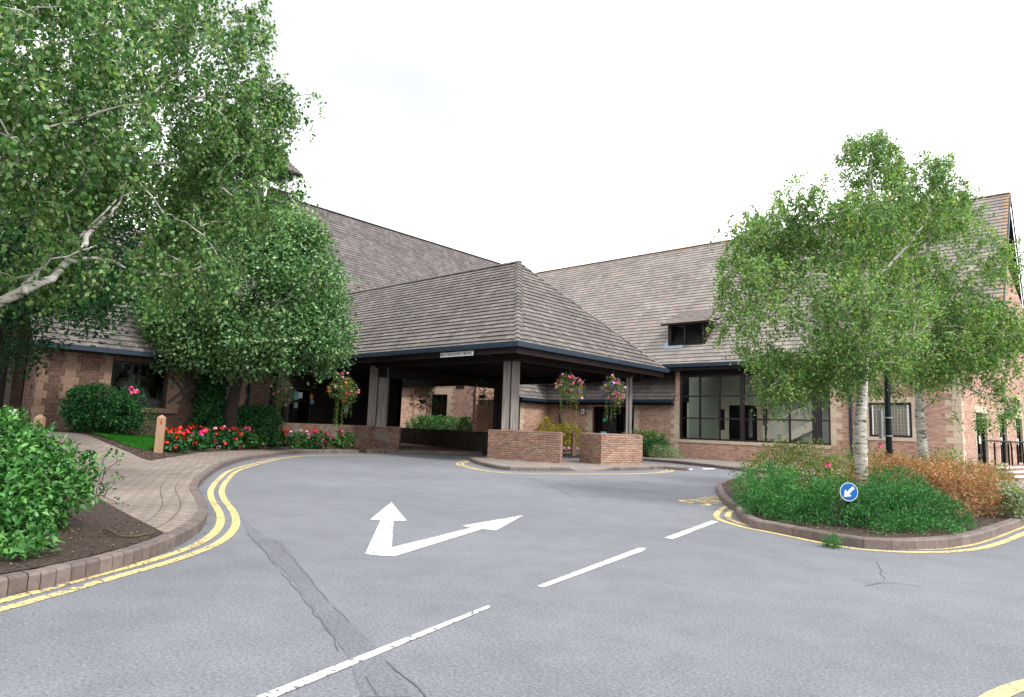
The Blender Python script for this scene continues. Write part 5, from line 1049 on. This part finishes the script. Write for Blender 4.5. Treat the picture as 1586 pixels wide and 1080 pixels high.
shrub('rose_bush','yellow-green rose bush behind the green mounds left of the white trunk',[kb(5.0,11.6,.55,.7,.6,.55),kb(5.6,12.1,.6,.6,.6,.55),kb(4.4,11.2,.45,.5,.5,.45)],420,16,.05,.6,M['rose'],spread=.08,zmin=.1,stems=20,outb=.6)
shrub('rose_bush','yellow-green rose bush between the two birch trunks',[kb(6.6,12.6,.5,.6,.6,.55),kb(7.4,13,.5,.7,.6,.5)],330,16,.05,.6,M['rose'],spread=.08,zmin=.1,stems=18,outb=.6)
shrub('rose_bush','pale green leafy bush right of the second birch trunk',[kb(8.9,13.4,.55,.55,.5,.55),kb(9.6,13.4,.4,.6,.6,.45)],240,16,.05,.6,M['rose'],spread=.08,zmin=.1,stems=14,outb=.6)
shrub('variegated_shrub','small silvery variegated shrub at the right tip of the island',[kb(7.85,10.25,.3,.17,.2,.24),kb(7.95,10.45,.42,.15,.15,.2)],170,14,.045,.5,M['varieg'],spread=.035,zmin=.1,stems=8)
shrub('grass_tuft','bright green weed tuft growing over the island kerb',[(np.array(tuple(G(1290,840,.06))),(.09,.07,.06))],40,10,.04,.25,M['hebe'],spread=.03,zmin=.0,stems=3,cat='weed')
# plants near the wings
shrub('evergreen_shrub','rounded dark green shrub against the low wing left of its window',[fb(155,632,18.5,45,32,.75),fb(185,645,18.4,32,24,.6),fb(130,632,18.5,28,32,.6)],800,16,.08,.6,M['green'],zmin=.45,stems=12)
shrub('rose_bush','sprawling rose with pink flowers under the left wing window',[fb(203,612,18.8,16,14,.3),fb(225,650,18.7,14,18,.3)],110,12,.06,.6,M['green'],spread=.08,zmin=.4,stems=12)
shrub('climbing_plant','tall column of climbing greenery on the low wing beside the tree trunk',[fb(327,640,19.0,22,48,.4),fb(330,600,19.1,17,30,.35),fb(322,660,18.8,24,26,.4),fb(345,658,18.8,22,24,.4)],1000,14,.085,.65,M['green'],zmin=.15,stems=14,cat='climber')
shrub('hedge','dark green clipped hedge between the tree and the low wall',[fb(378,658,18.7,18,26,.5),fb(398,655,18.8,18,26,.5),fb(415,658,18.8,16,26,.5)],800,14,.075,.6,M['green'],zmin=.12,stems=10,cat='hedge')
shrub('hedge','bright green hedge above the dark low wall, seen through the canopy',[(np.array(tuple(W(u_,-.9,1.15))),(.75,.4,.6)) for u_ in (23.2,24.2,25.2,26.2,27.2,28.2,29)]+[(np.array(tuple(W(23.1,-1.1,1.75))),(.5,.3,.5))],1500,14,.075,.6,M['laurel'],zmin=.1,stems=14,cat='hedge')
shrub('golden_shrub','golden yellow shrub by the far timber bollard',[(np.array(tuple(W(17.6,-1.1,.6))),(.9,.5,.85)),(np.array(tuple(W(16.7,-1.2,.8))),(.7,.5,.8)),(np.array(tuple(W(18.3,-1.0,.9))),(.5,.4,.9))],620,14,.07,.6,M['gold'],zmin=.1,stems=10)
shrub('evergreen_shrub','leafy mid green shrub under the far brick wall right of the door',[(np.array(tuple(W(12.7,-1.0,.7))),(.9,.5,.6)),(np.array(tuple(W(11.9,-1.0,.8))),(.6,.5,.5))],460,14,.07,.6,M['bask'],zmin=.1,stems=8)
shrub('pine_shrub','blue-green feathery shrub left of the wide window foot',[(np.array(tuple(W(12.2,-1.8,.5))),(.95,.5,.5)),(np.array(tuple(W(11.4,-1.6,.5))),(.6,.5,.45))],620,14,.07,.35,M['green'],zmin=.1,stems=8,tmpl=T_ND)
shrub('variegated_shrub','pale variegated shrub below the left corner of the wide window',[(np.array(tuple(W(11.0,-1.9,.35))),(.5,.4,.3)),(np.array(tuple(W(10.5,-1.6,.3))),(.4,.35,.28))],260,14,.05,.5,M['varieg'],zmin=.1,stems=6)
# thin sapling stems in front of the path
sp0=GH(150,770); sr=empty('sapling',(sp0.x,sp0.y,sp0.z),label='thin leggy sapling with a few leaves beside the bright shrub',cat='sapling')
mb=MB(); tips=[]
for px,py in ((165,655),(178,650),(190,690),(168,705),(182,738)):
    e=A(px,py+50,8.1) if False else A(px,py+48,7.9); pts=curve_pts(sp0+Vector(rng.normal(size=3)*.03)*1,e,.05,6,.05); mb.tube(pts,[.007,.006,.005,.005,.004,.003,.002],5); tips+=[tuple(pts[-1]),tuple(pts[-2]),tuple(pts[-3])]
mb.build('stem',M['twig'],sr); tips=np.array(tips); leaves('foliage',sr,M['laurel'],tips,rdir(len(tips)),5,.045,.055,.55,T_OV,outb=.3)
# ---- geraniums: five kinds built once, copied along the bed
def geranium(cols,seedn):
    root=empty('geranium_plant',(0,0,0),cat='flowering plant',group='geraniums edging the flower bed')
    b_=[(np.array((0.,0.,.16)),(.24,.24,.17))]; cent,od=in_blobs(70,b_,.7); q_=cent[:,2]>.02
    leaves('foliage',root,M['green'] if seedn%2 else M['laurel'],cent[q_],od[q_],7,.03,.055,.95,T_OV,outb=.5,flat=1.)
    for cname,cnt in cols:
        hb=MB(); pts=[]
        for _ in range(cnt):
            d=rdir(1,.9)[0]; p=np.array((0,0,.16))+d*np.array((.24,.24,.24)); pts.append(p); hb.tube([Vector((p[0]*.5,p[1]*.5,.12)),Vector(p)],.003,4)
        fb_=MB(); flowers(fb_,pts,.045); fb_.build('flower_head',M[cname],root)
    return root
protos=[(geranium(*a),n_) for a,n_ in (((( ('fr',11),),1),'red'),((( ('fp',11),),2),'pink'),((( ('fm',7),('fr',6)),3),'magenta and red'),((( ('fw',6),('fl',4)),4),'white and pale pink'),((( ('fl',6),),5),'pale pink'))]
spots=[(268,697,0),(262,691,0),(283,688,0),(300,682,0),(296,694,2),(312,692,2),(322,689,0),(335,690,4),(352,692,0),(345,684,0),(330,680,1),(375,691,1),(392,690,1),(412,689,0),(440,684,0),(430,688,0),(455,686,2),(462,690,3),(475,689,2),(492,692,2),(500,688,0),(512,690,1),(522,688,1),(532,691,1),(543,690,1),(300,678,0)]
for i,(px,py,k_) in enumerate(spots):
    pr,cn_=protos[k_]; used=pr.get('used'); q=GH(px,py+4)
    if not used: r_=pr; pr['used']=1
    else:
        r_=pr.copy(); COL.objects.link(r_)
        for ch in list(pr.children):
            c_=ch.copy(); COL.objects.link(c_); c_.parent=r_
    r_.location=q+Z0*.01; r_.rotation_euler=(0,0,i*1.7); sc=1.45 if px<330 else 1.75; r_.scale=(sc,sc,sc)
    r_['label']='%s geranium, number %d from the left along the flower bed'%(cn_,i+1)
for pr,_n in protos:
    if not pr.get('used'):
        for ch in list(pr.children): bpy.data.objects.remove(ch)
        bpy.data.objects.remove(pr)
# order the ordinal labels by where they stand
gs=sorted([o for o in bpy.data.objects if o.name.startswith('geranium_plant')],key=lambda o:kx(o.location)[0]/kx(o.location)[1])
words=['first','second','third','fourth','fifth','sixth','seventh','eighth','ninth','tenth','eleventh','twelfth','thirteenth','fourteenth','fifteenth','sixteenth','seventeenth','eighteenth','nineteenth','twentieth','twenty-first','twenty-second','twenty-third','twenty-fourth','twenty-fifth','twenty-sixth']
tot=len(gs)
for i,o in enumerate(gs):
    cl=o['label'].split(' geranium')[0]
    o['label']=('%s geranium, %s plant along the bed from the near timber bollard'%(cl,words[i])) if i<tot//2 else ('%s geranium, %s plant along the bed from the low wall end'%(cl,words[tot-1-i]))
    if 'used' in o: del o['used']
# ---- pink roses and other small blooms: part of their bushes
def blooms(parent_label,pts,m,r):
    root=[o for o in bpy.data.objects if o.get('label')==parent_label][0]; fb_=MB(); flowers(fb_,pts,r); fb_.build('rose_bloom',M[m],root)
blooms('yellow-green rose bush behind the green mounds left of the white trunk',[A(1282,720,11.2),A(1262,702,11.9)],'fp',.05)
blooms('yellow-green rose bush between the two birch trunks',[A(1362,690,12.3),A(1360,700,12.4)],'fp',.045)
blooms('sprawling rose with pink flowers under the left wing window',[onU(x_,y_,18.5) for x_,y_ in ((203,602),(208,608),(202,609),(213,606),(206,606))],'fp',.075)
fs_=[(A(888,690+j,33.5)) for j in (6,)]
ub=empty('flower_clump',W(16.0,-3.0,.1),label='pink and white flowers at the foot of the far bollard',cat='flowers'); fb_=MB(); flowers(fb_,[W(15.2+random.uniform(0,2.6),-2.4+random.uniform(-.2,.2),.3) for _ in range(26)],.09); fb_.build('bloom',M['fl'],ub)
cc_=np.array([tuple(W(15.2+random.uniform(0,2.6),-2.3,.2)) for _ in range(60)]); leaves('foliage',ub,M['green'],cc_,rdir(60),6,.06,.06,.6,zmin=.1)
# ---- hanging baskets
def basket(label,loc,hook_h,cols,sz=.34,trail=.5,n=170,dark=False,seed=1):
    L_=Vector(loc); root=empty('hanging_basket',(L_.x,L_.y,L_.z),label=label,cat='hanging basket',group='flower baskets hung under the canopy eaves')
    mb=MB(); k=14; vs=[]
    for zz_,rr in ((0,.17),(-.06,.16),(-.12,.12),(-.16,.05)): vs+=[L_+Vector((rr*math.cos(2*PI*j/k),rr*math.sin(2*PI*j/k),zz_)) for j in range(k)]
    mb.add(vs,[(i*k+j,i*k+(j+1)%k,(i+1)*k+(j+1)%k,(i+1)*k+j) for i in range(3) for j in range(k)]); mb.build('bowl',M['twig'],root)
    ch=MB(); top=L_+Z0*hook_h
    for a_ in (0,2.1,4.2): ch.tube([L_+Vector((.16*math.cos(a_),.16*math.sin(a_),0)),top],.005,4)
    ch.tube([top,top+Z0*.06],.008,5); ch.build('chain',M['black'],root)
    b_=[(np.array(tuple(L_+Z0*.05)),(sz,sz*.8,sz*.75)),(np.array(tuple(L_+R0*sz*.3-Z0*.15)),(sz*.7,sz*.6,sz*.6)),(np.array(tuple(L_+Z0*sz*.7-R0*.05)),(sz*.55,sz*.5,sz*.5))]
    cent,od=in_blobs(n,b_,.6); leaves('foliage',root,M['green' if dark else 'bask'],cent,od,9,.035,.045,.6,outb=.6)  # the two shaded baskets get darker leaves, shade put into their colour
    tr_=[]
    for _ in range(9):
        a_=L_+R0*random.uniform(-sz*.7,sz*.6)+F0*random.uniform(-.15,.15); ln=trail*random.uniform(.5,1.2)
        for j in range(int(ln/.04)): tr_.append(tuple(a_-Z0*(.1+j*.04)+Vector(rng.normal(size=3))*.012))
    tr_=np.array(tr_); leaves('trailing_stem',root,M['green' if dark else 'bask'],tr_,rdir(len(tr_)),4,.02,.035,.6,droop=.01)
    for cn_,k_ in cols:
        fb_=MB(); pts=[]
        c2,_=in_blobs(k_,[(b[0],tuple(x*1.06 for x in b[1])) for b in b_],1.0)
        flowers(fb_,[tuple(p) for p in c2],.058); fb_.build('flower_head',M[cn_],root)
    return root
basket('hanging basket of pink, blue and orange flowers left of the two on the hip eave',A(882,602,23.4),.75,(('fm',8),('fp',16),('fv',9),('fo',5),('fl',8)),.50,.9,n=210)
basket('hanging basket with violet flowers and silvery trailing foliage next to the end post',A(950,607,24.6),.8,(('fv',14),('fp',14),('fl',12),('fo',4)),.50,1.0,n=210)
basket('pale green hanging basket with long trailing stems in front of the dark entrance',A(531,605,25),.85,(('fr',7),('fo',5),('fl',6),('fp',4)),.60,1.5,n=240)
basket('hanging basket of pink blooms partly behind the round tree',A(433,608,24),.8,(('fl',14),('fv',7),('fp',6)),.55,1.3,n=220)
basket('shaded hanging basket in front of the far stone window',A(655,620,30),1.0,(('fo',7),('fr',6)),.68,1.5,n=260,dark=True)
basket('shaded dark hanging basket beside the far dark post',A(747,612,29.5),.9,(('fo',3),),.62,.7,n=240,dark=True)
